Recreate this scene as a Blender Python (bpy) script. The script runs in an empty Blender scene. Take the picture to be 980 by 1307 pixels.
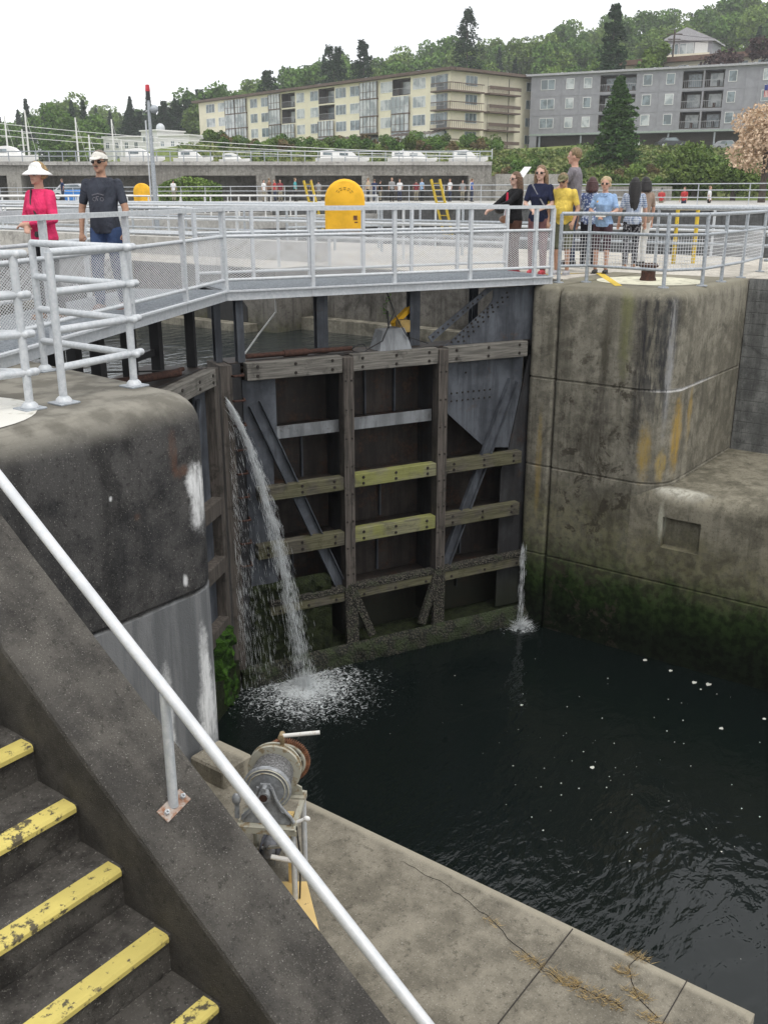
import bpy, math, random
import numpy as np
from mathutils import Vector, Matrix, noise
R = math.radians
HAZE = 0.00045
random.seed(7)
C = bpy.context.scene.collection
# ------------------------------------------------------------------ camera, sky, sun, exposure
# world axes: X runs across the lock chamber, Y along it (upstream), Z up; 0 = top of the lock walls
PITCH = math.atan(406.5 / 1234)
cd = bpy.data.cameras.new('camera'); cam = bpy.data.objects.new('camera', cd); C.objects.link(cam)
cd.sensor_fit = 'VERTICAL'; cd.sensor_height = 24; cd.sensor_width = 18
cd.lens = 24 * 1234 / 1307; cd.clip_start = .05; cd.clip_end = 3000
cam.location = (0, 0, 1.31)
cam.rotation_euler = (math.pi / 2 - PITCH, 0, math.atan2(-.799, .601))
bpy.context.scene.camera = cam
SUN_EL, SUN_AZ = 62, 250          # elevation; compass-like direction of the sun in world XY (deg from +X)
w = bpy.data.worlds.new('World'); bpy.context.scene.world = w; w.use_nodes = True
nt = w.node_tree; nt.nodes.clear()
out = nt.nodes.new('ShaderNodeOutputWorld'); bg = nt.nodes.new('ShaderNodeBackground')
sky = nt.nodes.new('ShaderNodeTexSky'); sky.sky_type = 'NISHITA'; sky.sun_disc = False
sky.sun_elevation = R(SUN_EL); sky.sun_rotation = R(90 - SUN_AZ); sky.dust_density = 4; sky.air_density = 1
tc = nt.nodes.new('ShaderNodeTexCoord'); nz = nt.nodes.new('ShaderNodeTexNoise')
nz.inputs['Scale'].default_value = 2.2; nz.inputs['Detail'].default_value = 6
mp = nt.nodes.new('ShaderNodeMapping'); mp.inputs['Scale'].default_value = (1, 1, 2.6)
nt.links.new(tc.outputs['Generated'], mp.inputs[0]); nt.links.new(mp.outputs[0], nz.inputs['Vector'])
rp = nt.nodes.new('ShaderNodeValToRGB')
rp.color_ramp.elements[0].position = .3; rp.color_ramp.elements[0].color = (11.2, 11.4, 11.7, 1)
rp.color_ramp.elements[1].position = .68; rp.color_ramp.elements[1].color = (15, 15, 15, 1)
nt.links.new(nz.outputs['Fac'], rp.inputs[0])
mxs = nt.nodes.new('ShaderNodeMix'); mxs.data_type = 'RGBA'; mxs.inputs[0].default_value = .88
nt.links.new(sky.outputs[0], mxs.inputs[6]); nt.links.new(rp.outputs[0], mxs.inputs[7])
nt.links.new(mxs.outputs[2], bg.inputs[0]); bg.inputs[1].default_value = .105
nt.links.new(bg.outputs[0], out.inputs[0])
sd = bpy.data.lights.new('sun', 'SUN'); sd.energy = 1.3; sd.angle = R(14); sd.color = (1, .96, .9)
sun = bpy.data.objects.new('sun', sd); C.objects.link(sun)
sdir = Vector((math.cos(R(SUN_EL)) * math.cos(R(SUN_AZ)), math.cos(R(SUN_EL)) * math.sin(R(SUN_AZ)), math.sin(R(SUN_EL))))
sun.rotation_euler = sdir.to_track_quat('Z', 'Y').to_euler()
vs = bpy.context.scene.view_settings
vs.view_transform = 'Standard'; vs.look = 'None'; vs.gamma = 1; vs.use_curve_mapping = False; vs.exposure = 0.12
cy = bpy.context.scene.cycles
cy.max_bounces = 5; cy.diffuse_bounces = 3; cy.glossy_bounces = 3; cy.transparent_max_bounces = 8
cy.caustics_reflective = False; cy.caustics_refractive = False

# ------------------------------------------------------------------ helpers
def CW(x, y, z=0):                 # right / forward of the viewer, in metres -> world
    return Vector((.601 * x + .799 * y, -.799 * x + .601 * y, z))
def tag(o, label=None, cat=None, group=None, kind=None):
    if label: o['label'] = label
    if cat: o['category'] = cat
    if group: o['group'] = group
    if kind: o['kind'] = kind
    return o
def thing(name, label, cat, loc=(0, 0, 0), rz=0, group=None):
    o = bpy.data.objects.new(name, None); C.objects.link(o); o.empty_display_size = .2
    o.location = loc; o.rotation_euler = (0, 0, rz)
    return tag(o, label, cat, group)
class MB:
    def __init__(s): s.v = []; s.f = []; s.m = []; s.mi = 0; s.smooth = False
    def add(s, vs, fs):
        b = len(s.v); s.v += [tuple(p) for p in vs]
        s.f += [tuple(i + b for i in f) for f in fs]; s.m += [s.mi] * len(fs); return s
    def box(s, x0, y0, z0, x1, y1, z1, b=0):
        if b > 0:
            return s.loft([rect(x0, y0, x1, y1, b), rect(x0, y0, x1, y1, 0), rect(x0, y0, x1, y1, 0), rect(x0, y0, x1, y1, b)], [z0, z0 + b, z1 - b, z1])
        v = [(x, y, z) for z in (z0, z1) for x, y in ((x0, y0), (x1, y0), (x1, y1), (x0, y1))]
        return s.add(v, [(3, 2, 1, 0), (4, 5, 6, 7), (0, 1, 5, 4), (1, 2, 6, 5), (2, 3, 7, 6), (3, 0, 4, 7)])
    def bar(s, a, b, w, h, up=(0, 0, 1)):       # box section from a to b
        a = Vector(a); b = Vector(b); d = (b - a).normalized(); up = Vector(up)
        if abs(d.dot(up)) > .99: up = Vector((1, 0, 0))
        x = d.cross(up).normalized() * w / 2; y = x.cross(d).normalized() * h / 2
        v = [p + i * x + j * y for p in (a, b) for i, j in ((-1, -1), (1, -1), (1, 1), (-1, 1))]
        return s.add(v, [(0, 1, 2, 3), (7, 6, 5, 4), (0, 4, 5, 1), (1, 5, 6, 2), (2, 6, 7, 3), (3, 7, 4, 0)])
    def tube(s, pts, r, n=8, cap=True):
        pts = [Vector(p) for p in pts]; rs = r if isinstance(r, (list, tuple)) else [r] * len(pts)
        rings = []; x = None
        for i, p in enumerate(pts):
            d = (pts[min(i + 1, len(pts) - 1)] - pts[max(i - 1, 0)]).normalized()
            if x is None:
                u = Vector((0, 0, 1)) if abs(d.z) < .9 else Vector((1, 0, 0)); x = d.cross(u).normalized()
            else: x = (x - d * x.dot(d)).normalized()
            y = d.cross(x)
            rings.append([p + (x * math.cos(2 * math.pi * k / n) + y * math.sin(2 * math.pi * k / n)) * rs[i] for k in range(n)])
        return s.rings(rings, cap)
    def rings(s, rings, cap=True):
        n = len(rings[0]); v = [p for r_ in rings for p in r_]; f = []
        for i in range(len(rings) - 1):
            for k in range(n):
                f.append((i * n + k, i * n + (k + 1) % n, (i + 1) * n + (k + 1) % n, (i + 1) * n + k))
        if cap: f += [tuple(range(n))[::-1], tuple(range((len(rings) - 1) * n, len(rings) * n))]
        return s.add(v, f)
    def loft(s, outs, zs):
        return s.rings([[(x, y, z) for x, y in o] for o, z in zip(outs, zs)])
    def prism(s, poly, z0, z1):
        return s.rings([[(x, y, z) for x, y in poly] for z in (z0, z1)])
    def plate(s, poly, y0, y1):                 # polygon in x,z extruded along y
        return s.rings([[(x, y, z) for x, z in poly] for y in (y0, y1)])
    def ball(s, c, r, nu=10, nv=7):
        rx, ry, rz = r if isinstance(r, (tuple, list)) else (r, r, r)
        rings = []
        for j in range(nv + 1):
            a = math.pi * (j / nv) * .96 + math.pi * .02
            rings.append([(c[0] + rx * math.sin(a) * math.cos(2 * math.pi * k / nu), c[1] + ry * math.sin(a) * math.sin(2 * math.pi * k / nu), c[2] - rz * math.cos(a)) for k in range(nu)])
        return s.rings(rings)
    def xf(s, M, i0=0):
        s.v[i0:] = [tuple(M @ Vector(p)) for p in s.v[i0:]]; return s
    def build(s, name, mat, parent=None, world=False, smooth=None):
        me = bpy.data.meshes.new(name); v = s.v
        if world and parent:
            Mi = (Matrix.Translation(parent.location) @ parent.rotation_euler.to_matrix().to_4x4()).inverted()
            v = [tuple(Mi @ Vector(p)) for p in v]
        me.from_pydata(v, [], s.f)
        mats = mat if isinstance(mat, (list, tuple)) else [mat]
        for m_ in mats: me.materials.append(m_)
        if len(mats) > 1: me.polygons.foreach_set('material_index', s.m)
        sm = s.smooth if smooth is None else smooth
        if sm:
            me.polygons.foreach_set('use_smooth', [True] * len(me.polygons))
            try: me.set_sharp_from_angle(angle=R(40))
            except Exception: pass
        me.update()
        o = bpy.data.objects.new(name, me); C.objects.link(o)
        if parent: o.parent = parent
        return o
def rect(x0, y0, x1, y1, b=0): return [(x0 + b, y0 + b), (x1 - b, y0 + b), (x1 - b, y1 - b), (x0 + b, y1 - b)]
def rrect(x0, y0, x1, y1, radii, ins=0, n=8):   # rounded rectangle, corners order: x0y0, x1y0, x1y1, x0y1
    pts = []
    for (cx, cy_, sx, sy, a0), r in zip(((x0, y0, 1, 1, 180), (x1, y0, -1, 1, 270), (x1, y1, -1, -1, 0), (x0, y1, 1, -1, 90)), radii):
        r = max(r, .02); rr = max(r - ins, .004); c_ = (cx + sx * r, cy_ + sy * r)
        for k in range(n + 1):
            a = R(a0 + 90 * k / n); pts.append((c_[0] + rr * math.cos(a), c_[1] + rr * math.sin(a)))
    return pts
def children(o, allo): return [c for c in allo if c.parent == o]
def copy_tree(o, parent=None):
    c = o.copy(); C.objects.link(c)
    if parent: c.parent = parent
    for ch in list(o.children): copy_tree(ch, c)
    return c

# ------------------------------------------------------------------ materials
class SH:
    def __init__(s, name):
        s.mat = bpy.data.materials.new(name); s.mat.use_nodes = True; s.t = s.mat.node_tree; s.t.nodes.clear()
        s.out = s.t.nodes.new('ShaderNodeOutputMaterial'); s.b = s.t.nodes.new('ShaderNodeBsdfPrincipled')
        s.t.links.new(s.b.outputs[0], s.out.inputs[0])
        s.geo = s.t.nodes.new('ShaderNodeNewGeometry'); s.P = s.geo.outputs['Position']
        sp = s.t.nodes.new('ShaderNodeSeparateXYZ'); s.t.links.new(s.P, sp.inputs[0]); s.X, s.Y, s.Z = sp.outputs
    def put(s, sock, v):
        if hasattr(v, 'links') or isinstance(v, bpy.types.NodeSocket): s.t.links.new(v, sock)
        elif isinstance(v, (tuple, list)): sock.default_value = tuple(v) if len(v) == len(sock.default_value) else tuple(v) + (1,)
        else: sock.default_value = v
    def m(s, op, a, b=0, c=0, clamp=False):
        n = s.t.nodes.new('ShaderNodeMath'); n.operation = op; n.use_clamp = clamp
        for i, q in enumerate((a, b, c)): s.put(n.inputs[i], q)
        return n.outputs[0]
    def vec(s, sc, src=None):
        n = s.t.nodes.new('ShaderNodeMapping'); s.t.links.new(src or s.P, n.inputs[0]); n.inputs['Scale'].default_value = sc; return n.outputs[0]
    def noise(s, sc, det=4, rough=.55, vec=None, dist=0):
        n = s.t.nodes.new('ShaderNodeTexNoise'); s.t.links.new(vec or s.P, n.inputs['Vector'])
        n.inputs['Scale'].default_value = sc; n.inputs['Detail'].default_value = det; n.inputs['Roughness'].default_value = rough; n.inputs['Distortion'].default_value = dist
        return n.outputs['Fac']
    def vor(s, sc, vec=None, feat='F1'):
        n = s.t.nodes.new('ShaderNodeTexVoronoi'); n.feature = feat; s.t.links.new(vec or s.P, n.inputs['Vector']); n.inputs['Scale'].default_value = sc
        return n.outputs['Distance']
    def step(s, v, a, b):                       # smooth 0..1 between a and b
        n = s.t.nodes.new('ShaderNodeMapRange'); n.interpolation_type = 'SMOOTHSTEP'
        s.put(n.inputs[0], v); n.inputs[1].default_value = a; n.inputs[2].default_value = b
        return n.outputs[0]
    def mix(s, f, a, b, mode='MIX'):
        n = s.t.nodes.new('ShaderNodeMix'); n.data_type = 'RGBA'; n.blend_type = mode
        s.put(n.inputs[0], f); s.put(n.inputs[6], a); s.put(n.inputs[7], b); return n.outputs[2]
    def bump(s, h, st=.3, d=.02, prev=None):
        n = s.t.nodes.new('ShaderNodeBump'); n.inputs['Strength'].default_value = st; n.inputs['Distance'].default_value = d
        s.t.links.new(h, n.inputs['Height'])
        if prev: s.t.links.new(prev, n.inputs['Normal'])
        s.t.links.new(n.outputs[0], s.b.inputs['Normal']); return n.outputs[0]
    def fin(s, col, rough=.85, metal=0, **kw):
        s.put(s.b.inputs['Base Color'], col); s.put(s.b.inputs['Roughness'], rough); s.put(s.b.inputs['Metallic'], metal)
        for k, q in kw.items(): s.put(s.b.inputs[k.replace('_', ' ')], q)
        return s.mat
_mc = {}
def plain(name, col, rough=.7, metal=0, var=.25, sc=8, bump=0, spec=.5, c2=None, edge=(.4, .65)):
    if name in _mc: return _mc[name]
    s = SH(name); n = s.noise(sc, 5, .6)
    c2 = c2 or tuple(max(0, q * (1 - var)) for q in col)
    c = s.mix(s.step(n, *edge), c2, col)
    if bump: s.bump(s.noise(sc * 5, 4), bump, .01)
    _mc[name] = s.fin(c, rough, metal, Specular_IOR_Level=spec); return _mc[name]
def concrete(name, light, dark, big=.5, streak=.5, moss=None, wet=None, spec=.12, agg=.12, rough=.9, extra=None, bump=.5, boards=0, low=None, fine=95, blot=.62):
    s = SH(name)
    n1 = s.noise(big, 7, .62); n2 = s.noise(5, 6, .65); n3 = s.noise(fine, 3, .7); n4 = s.noise(1.7, 6, .7, dist=.6)
    c = s.mix(s.step(s.m('ADD', s.m('MULTIPLY', n1, .5), s.m('MULTIPLY', n2, .5)), .41, .58), dark, light); n5 = s.noise(24, 5, .75)
    c = s.mix(s.m('MULTIPLY', s.step(n5, .46, .34), .55), c, tuple(q * .4 for q in dark)); c = s.mix(s.m('MULTIPLY', s.step(n5, .56, .68), .3), c, tuple(min(1, q * 1.35) for q in light))
    c = s.mix(s.m('MULTIPLY', s.step(n4, .53, .66), blot), c, tuple(q * .45 for q in dark))
    st = s.noise(1, 6, .7, vec=s.vec((5, 5, .35)))
    if streak: c = s.mix(s.m('MULTIPLY', s.step(st, .47, .66), streak), c, tuple(q * .5 for q in dark))
    if streak: c = s.mix(s.m('MULTIPLY', s.step(st, .46, .36), streak * .35), c, tuple(min(1, q * 1.35) for q in light))
    if boards:
        w = s.m('FRACT', s.m('MULTIPLY', s.Z, 5.5)); bd = s.step(s.m('ABSOLUTE', s.m('SUBTRACT', w, .5)), .44, .5)
        c = s.mix(s.m('MULTIPLY', bd, boards), c, tuple(q * .5 for q in dark))
    c = s.mix(s.m('MULTIPLY', s.step(n3, .60, .70), agg), c, (.75, .72, .66))
    c = s.mix(s.m('MULTIPLY', s.step(n3, .40, .31), agg * 2), c, (.03, .03, .028))
    if low: c = s.mix(s.step(s.m('ADD', s.Z, s.m('MULTIPLY', n2, .05)), low[0] + .02, low[0] - .0), c, s.mix(s.step(st, .4, .6), low[1], low[2]))
    if moss:
        for z0, z1, col, amt in moss:
            zz = s.m('ADD', s.Z, s.m('MULTIPLY', s.m('SUBTRACT', n4, .5), 1.0)); zz = s.m('ADD', zz, s.m('MULTIPLY', s.m('SUBTRACT', st, .5), .5))
            c = s.mix(s.m('MULTIPLY', s.step(zz, z1, z0), amt), c, s.mix(s.step(s.noise(9, 5), .38, .62), tuple(q * .35 for q in col), col))
    if extra: c = extra(s, c)
    h = s.m('ADD', s.m('ADD', s.m('MULTIPLY', n2, .6), s.m('MULTIPLY', n5, .35)), s.m('MULTIPLY', n3, .5))
    if boards: h = s.m('SUBTRACT', h, s.m('MULTIPLY', bd, .4))
    s.bump(h, bump, .02)
    if wet: rough = s.m('SUBTRACT', rough, s.m('MULTIPLY', s.step(s.Z, wet[1], wet[0]), .35))
    return s.fin(c, rough, 0, Specular_IOR_Level=spec)
def blob(s, ax, az, x, z, rx, rz, jit=.5, sc=6):     # soft spot mask on a wall, distorted by noise
    dx = s.m('DIVIDE', s.m('SUBTRACT', ax, x), rx); dz = s.m('DIVIDE', s.m('SUBTRACT', az, z), rz)
    d = s.m('SQRT', s.m('ADD', s.m('MULTIPLY', dx, dx), s.m('MULTIPLY', dz, dz)))
    d = s.m('ADD', d, s.m('MULTIPLY', s.m('SUBTRACT', s.noise(sc, 6, .75), .5), jit * 3.2))
    g = s.step(s.noise(1, 7, .75, vec=s.vec((14, 14, 2.2))), .34, .60)
    return s.m('MULTIPLY', s.step(d, 1.25, .35), s.m('ADD', .35, s.m('MULTIPLY', g, .65)))
def left_extra(s, c):
    c = s.mix(s.m('MULTIPLY', s.step(s.Z, -.22, -.02), .85), c, s.mix(s.step(s.noise(4, 5), .4, .6), (.17, .16, .135), (.29, .275, .235)))
    ds = s.m('SUBTRACT', s.m('SUBTRACT', s.X, .22), s.Y)                       # distance along the rounded corner, roughly
    for x, z, rx, rz in ((-.77, -.74, .08, .26), (-.80, -.60, .07, .14), (-.80, -2.1, .05, .40), (-.79, -2.45, .10, .36), (-1.17, -2.35, .05, .5), (-1.15, -2.7, .07, .2), (-.93, -1.3, .025, .05), (-1.5, -.55, .015, .02)):
        c = s.mix(s.m('MULTIPLY', blob(s, ds, s.Z, x, z, rx, rz, .55, 9), .9), c, (.75, .76, .76))
    for x, z, rx, rz in ((-.96, -.36, .04, .16), (-.90, -.50, .07, .05), (-1.3, -.72, .03, .03)):
        c = s.mix(s.m('MULTIPLY', blob(s, ds, s.Z, x, z, rx, rz, .6, 12), .55), c, (.13, .065, .04))
    return c
def right_extra(s, c):
    ax = s.m('SUBTRACT', s.Y, s.m('MULTIPLY', s.m('SUBTRACT', s.X, 13.42), 1.0))    # unrolls face + corner + side
    fac = [(5.45, -1.2, .11, 1.7, (.035, .033, .034), .85, .8), (5.08, -.7, .16, .75, (.03, .032, .036), .85, .7), (6.0, -1.0, .08, .8, (.05, .045, .03), .6, .9),
           (6.15, -2.3, .38, .55, (.05, .045, .035), .75, 1.2), (6.0, -1.7, .2, .5, (.05, .045, .04), .6, 1.1), (5.8, -3.3, .5, .35, (.06, .055, .04), .6, 1.0), (6.9, -.9, .07, .5, (.06, .055, .04), .6, .7),
           (4.9, -1.0, .1, 1.1, (.33, .34, .36), .6, .6), (5.25, -2.35, .13, .45, (.35, .24, .06), .8, .8), (4.55, -2.1, .18, .55, (.42, .27, .05), .8, .8), (4.9, -2.55, .12, .25, (.4, .28, .06), .7, .8), (4.1, -1.9, .1, .45, (.38, .25, .05), .6, 1),
           (7.0, -2.8, .06, .9, (.33, .24, .07), .6, .7), (5.7, -.4, .12, .9, (.19, .2, .07), .5, .8), (4.7, -1.42, .6, .03, (.7, .7, .7), .75, .3), (3.9, -1.42, .9, .025, (.7, .7, .7), .6, .3)]
    for x, z, rx, rz, col, amt, j in fac:
        c = s.mix(s.m('MULTIPLY', blob(s, ax, s.Z, x, z, rx, rz, j * .6, 7), amt), c, col)
    k = s.m('MULTIPLY', s.step(s.noise(2.6, 7, .72, dist=.4), .53, .60), s.m('MULTIPLY', s.step(ax, 5.2, 5.6), s.m('MULTIPLY', s.step(ax, 6.85, 6.5), s.step(s.Z, -.5, -1.3))))
    c = s.mix(s.m('MULTIPLY', k, .8), c, (.045, .038, .028))
    k = s.m('MULTIPLY', s.step(s.noise(1, 7, .7, vec=s.vec((9, 9, 1.1))), .47, .55), s.m('MULTIPLY', s.step(ax, 4.6, 4.95), s.m('MULTIPLY', s.step(ax, 5.65, 5.35), s.step(s.Z, -2.3, -1.2))))
    c = s.mix(s.m('MULTIPLY', k, .75), c, (.028, .029, .034))
    c = s.mix(s.m('MULTIPLY', s.step(s.Z, -.16, -.02), .6), c, (.24, .225, .17))
    return c
M = {}
GREEN = (.024, .056, .010)
M['pier_left'] = concrete('dark_weathered_concrete', (.072, .070, .068), (.034, .034, .035), .9, .45, agg=.22, extra=left_extra, low=(-1.42, (.12, .125, .13), (.19, .195, .2)))
M['pier_right'] = concrete('weathered_concrete', (.265, .248, .20), (.15, .14, .112), .9, .5, moss=[(-3.6, -2.9, (.16, .155, .07), .5), (-4.8, -3.7, GREEN, .95), (-5.3, -4.4, (.007, .010, .006), .9)], extra=right_extra, agg=.1)
def seep(s, c):
    c = s.mix(s.m('MULTIPLY', blob(s, s.Y, s.Z, 4.92, -3.35, .05, .3, .3, 9), .8), c, (.55, .55, .45))
    return s.mix(s.m('MULTIPLY', s.m('MULTIPLY', blob(s, s.Y, s.X, 4.72, 13.6, .45, .16, .3, 5), s.step(s.Z, -3.1, -2.95)), .8), c, (.55, .54, .47))
M['wall_low'] = concrete('wet_mossy_concrete', (.25, .232, .18), (.135, .125, .095), .9, .35, moss=[(-4.1, -3.2, (.2, .19, .09), .45), (-4.7, -3.85, GREEN, .95), (-5.3, -4.3, (.007, .010, .006), .92)], extra=seep)
M['ledge'] = concrete('ledge_concrete', (.3, .28, .225), (.15, .145, .11), 1.1, 0, extra=lambda s, c: s.mix(s.m('MULTIPLY', s.step(s.m('ADD', s.X, s.m('MULTIPLY', s.noise(3, 5), 1.5)), 15.6, 16.5), .75), c, (.06, .07, .03)))
M['back_wall'] = concrete('board_marked_concrete', (.235, .238, .23), (.125, .128, .125), .8, .6, boards=.55)
M['landing'] = concrete('worn_landing_concrete', (.25, .228, .182), (.145, .132, .105), .8, 0, agg=.34, blot=.3, extra=lambda s, c: s.mix(s.m('MULTIPLY', s.step(s.X, 4.31, 4.36), .7), c, (.36, .33, .26)))
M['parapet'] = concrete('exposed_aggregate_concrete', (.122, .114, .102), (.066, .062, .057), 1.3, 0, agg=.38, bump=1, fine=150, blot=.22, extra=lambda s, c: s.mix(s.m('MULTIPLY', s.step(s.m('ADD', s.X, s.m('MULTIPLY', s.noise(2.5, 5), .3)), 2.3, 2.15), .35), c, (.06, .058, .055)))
M['step'] = concrete('dark_step_concrete', (.098, .092, .084), (.046, .043, .040), 2.5, .1, agg=.25, bump=.8)
M['terrace'] = concrete('terrace_concrete', (.55, .52, .46), (.42, .39, .34), .5, 0)
M['pale'] = concrete('pale_bank_concrete', (.5, .49, .46), (.36, .35, .33), .2, .3)
M['viaduct'] = concrete('far_grey_concrete', (.33, .32, .29), (.2, .19, .17), .15, .4)
M['upper_wall'] = concrete('damp_chamber_concrete', (.17, .16, .145), (.085, .08, .07), .5, .6, moss=[(-1.3, -.7, (.07, .075, .03), .6)])
M['far_wall'] = concrete('far_chamber_concrete', (.17, .17, .165), (.11, .11, .108), .15, .7, boards=.5)
# galvanised pipe, paints, steel, timber
def galv(name, c1=(.58, .60, .62), c2=(.47, .50, .525), rust=.0):
    s = SH(name); n = s.noise(28, 6, .7); c = s.mix(s.step(n, .38, .62), c2, c1); c = s.mix(s.m('MULTIPLY', s.step(s.noise(3.5, 5, .7), .55, .7), .35), c, tuple(q * .6 for q in c2))
    r = s.step(s.noise(5, 6, .7), .66, .74); c = s.mix(s.m('MULTIPLY', r, .5 + rust), c, (.25, .15, .09))
    s.bump(s.noise(60, 3), .12, .004)
    return s.fin(c, .5, .2, Specular_IOR_Level=.5)
M['galv'] = galv('galvanised_pipe'); M['galv_dull'] = galv('dull_galvanised_steel', (.42, .45, .48), (.28, .31, .34))
M['mesh'] = galv('galvanised_mesh_wire', (.72, .73, .74), (.6, .61, .63))
M['alu'] = galv('aluminium_handrail', (.62, .63, .64), (.55, .57, .585), -.45)
def steelm(name, a, b, rust, amt, rough=.6, bumpst=.25):
    s = SH(name); n = s.noise(2.2, 7, .65); st = s.noise(1, 6, .7, vec=s.vec((7, 7, .7)))
    c = s.mix(s.step(n, .35, .65), b, a); c = s.mix(s.m('MULTIPLY', s.step(st, .42, .62), .55), c, tuple(q * .45 for q in b))
    c = s.mix(s.m('MULTIPLY', s.step(s.noise(3.1, 7, .75), .62 - .2 * amt, .72 - .15 * amt), min(1, amt + .2)), c, s.mix(s.step(s.noise(20, 3), .4, .6), tuple(q * .5 for q in rust), rust))
    c = s.mix(s.m('MULTIPLY', s.step(s.m('ADD', s.Z, s.m('MULTIPLY', st, .8)), -4.0, -4.8), .8), c, (.018, .022, .012))
    s.bump(s.noise(30, 4), bumpst, .006)
    return s.fin(c, rough, .1, Specular_IOR_Level=.35)
M['steel'] = steelm('blue_grey_painted_steel', (.105, .116, .135), (.052, .058, .07), (.10, .06, .035), .25)
M['steel_dark'] = steelm('dark_stained_steel', (.048, .049, .053), (.024, .024, .026), (.06, .035, .022), .4)
M['steel_rust'] = steelm('rusty_web_plate', (.052, .042, .036), (.025, .021, .019), (.07, .036, .022), .6)
M['steel_peel'] = steelm('peeling_grey_flange', (.24, .255, .27), (.17, .18, .19), (.06, .05, .042), .35)
M['black_steel'] = plain('black_painted_steel', (.03, .03, .032), .5, .1)
def timber(name, a, b, green, ang=0, gz=-9):
    s = SH(name)
    tcn = s.t.nodes.new('ShaderNodeTexCoord')
    mpn = s.t.nodes.new('ShaderNodeMapping'); s.t.links.new(tcn.outputs['Object'], mpn.inputs[0])
    mpn.inputs['Scale'].default_value = (1.2, 12, 26) if ang == 0 else (26, 12, 1.2)
    g = s.noise(1.6, 6, .65, vec=mpn.outputs[0]); n = s.noise(3, 5)
    c = s.mix(s.step(g, .36, .64), b, a); c = s.mix(s.m('MULTIPLY', s.step(s.noise(4, 6, .7), .52, .66), .55), c, tuple(q * .4 for q in b))
    if green: c = s.mix(s.m('MULTIPLY', s.step(n, .38, .58), green), c, (.235, .25, .055))
    s.bump(g, .5, .012); return s.fin(c, .85, 0, Specular_IOR_Level=.25)
M['timber_grey'] = timber('weathered_grey_timber', (.20, .19, .17), (.10, .095, .085), 0)
M['timber_green'] = timber('algae_covered_timber', (.23, .225, .13), (.12, .115, .08), .55)
M['timber_dim'] = timber('damp_timber', (.115, .105, .08), (.05, .046, .038), .12)
M['timber_vert'] = timber('upright_damp_timber', (.115, .10, .088), (.05, .045, .04), 0, 1)
def barn(name):
    s = SH(name); v = s.vor(38); n = s.noise(7, 5)
    c = s.mix(s.step(v, .25, .5), (.13, .118, .092), (.018, .017, .013)); c = s.mix(s.step(n, .5, .66), c, (.045, .05, .03))
    s.bump(v, 1, .03); return s.fin(c, .9)
M['barnacle'] = barn('barnacle_crust')
def barn2(name):
    s = SH(name); v = s.vor(30); n = s.noise(4, 5)
    c = s.mix(s.step(v, .3, .55), (.062, .058, .042), (.010, .012, .008)); c = s.mix(s.step(n, .42, .6), c, (.03, .042, .016))
    s.bump(v, 1, .03); return s.fin(c, .9)
M['barnacle_dark'] = barn2('dark_barnacle_and_weed')
def mossm(name, a, b):
    s = SH(name); c = s.mix(s.step(s.noise(9, 5, .7), .35, .65), a, b); s.bump(s.noise(40, 4), 1, .03); return s.fin(c, .9, 0, Specular_IOR_Level=.15)
M['moss'] = mossm('wet_green_moss', (.010, .022, .006), (.045, .105, .014)); M['moss_dark'] = mossm('dark_moss', (.008, .011, .006), (.026, .034, .013))
M['bolt'] = plain('rusty_bolt', (.03, .024, .02), .6, .3); M['rust'] = plain('rusty_iron', (.27, .115, .055), .85, .1, .55, 25, .4)
M['rust_dark'] = plain('dark_rust', (.07, .03, .02), .9, 0, .5, 25, .4)
M['winch_grey'] = plain('worn_grey_winch_paint', (.36, .38, .40), .45, .25, .3, 30, .15, c2=(.25, .26, .27)); M['winch_pale'] = plain('stained_pale_winch_paint', (.42, .41, .34), .6, .1, .4, 22, .2, c2=(.26, .2, .12), edge=(.36, .5))
M['rope'] = plain('steel_rope', (.36, .36, .36), .5, .5, .6, 90, .8); M['brass'] = plain('tarnished_toothed_ring', (.40, .30, .17), .7, .1, .4, 25, .2)
M['white'] = plain('white_paint', (.78, .78, .76), .5, 0, .08); M['grimy_white'] = plain('grimy_white_paint', (.66, .65, .62), .6, 0, .35, 20, c2=(.4, .3, .2), edge=(.34, .44))
def yellow(name, wear=.5, col=(.78, .60, .06)):
    s = SH(name); n = s.noise(20, 6, .7); n2 = s.noise(3, 4, .6)
    k = s.step(s.m('ADD', s.m('MULTIPLY', n, .7), s.m('MULTIPLY', n2, .3)), .42 + .14 * wear, .38 + .10 * wear)
    c = s.mix(s.step(n2, .35, .65), col, tuple(q * .8 for q in col)); c = s.mix(k, c, (.11, .095, .06))
    s.bump(n, .4, .008); return s.fin(c, .75, 0, Specular_IOR_Level=.3)
M['yellow_worn'] = yellow('worn_yellow_paint', .35, (.68, .57, .17)); M['yellow'] = yellow('yellow_paint', -.4, (.85, .47, .03)); M['yellow_line'] = yellow('yellow_line_paint', .1, (.7, .5, .06))
M['yellow_pale'] = yellow('faded_yellow_paint', .1, (.72, .52, .22))
M['disc'] = plain('worn_white_paint', (.66, .65, .60), .8, 0, .35, 7, c2=(.42, .40, .34), edge=(.3, .45))
M['disc_y'] = plain('worn_cream_paint', (.62, .60, .46), .8, 0, .35, 7, c2=(.40, .38, .29), edge=(.36, .5))
M['black'] = plain('black_rubber', (.02, .02, .02), .6); M['glass_far'] = plain('window_glass', (.20, .25, .27), .15, 0, .45, .8, spec=.8, c2=(.10, .13, .14), edge=(.45, .55))
M['curtain_glass'] = plain('curtained_window_glass', (.50, .53, .53), .2, 0, .4, .5, spec=.8, c2=(.25, .29, .30), edge=(.42, .56))
M['dark_room'] = plain('shaded_interior', (.09, .08, .07), .9)

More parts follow.
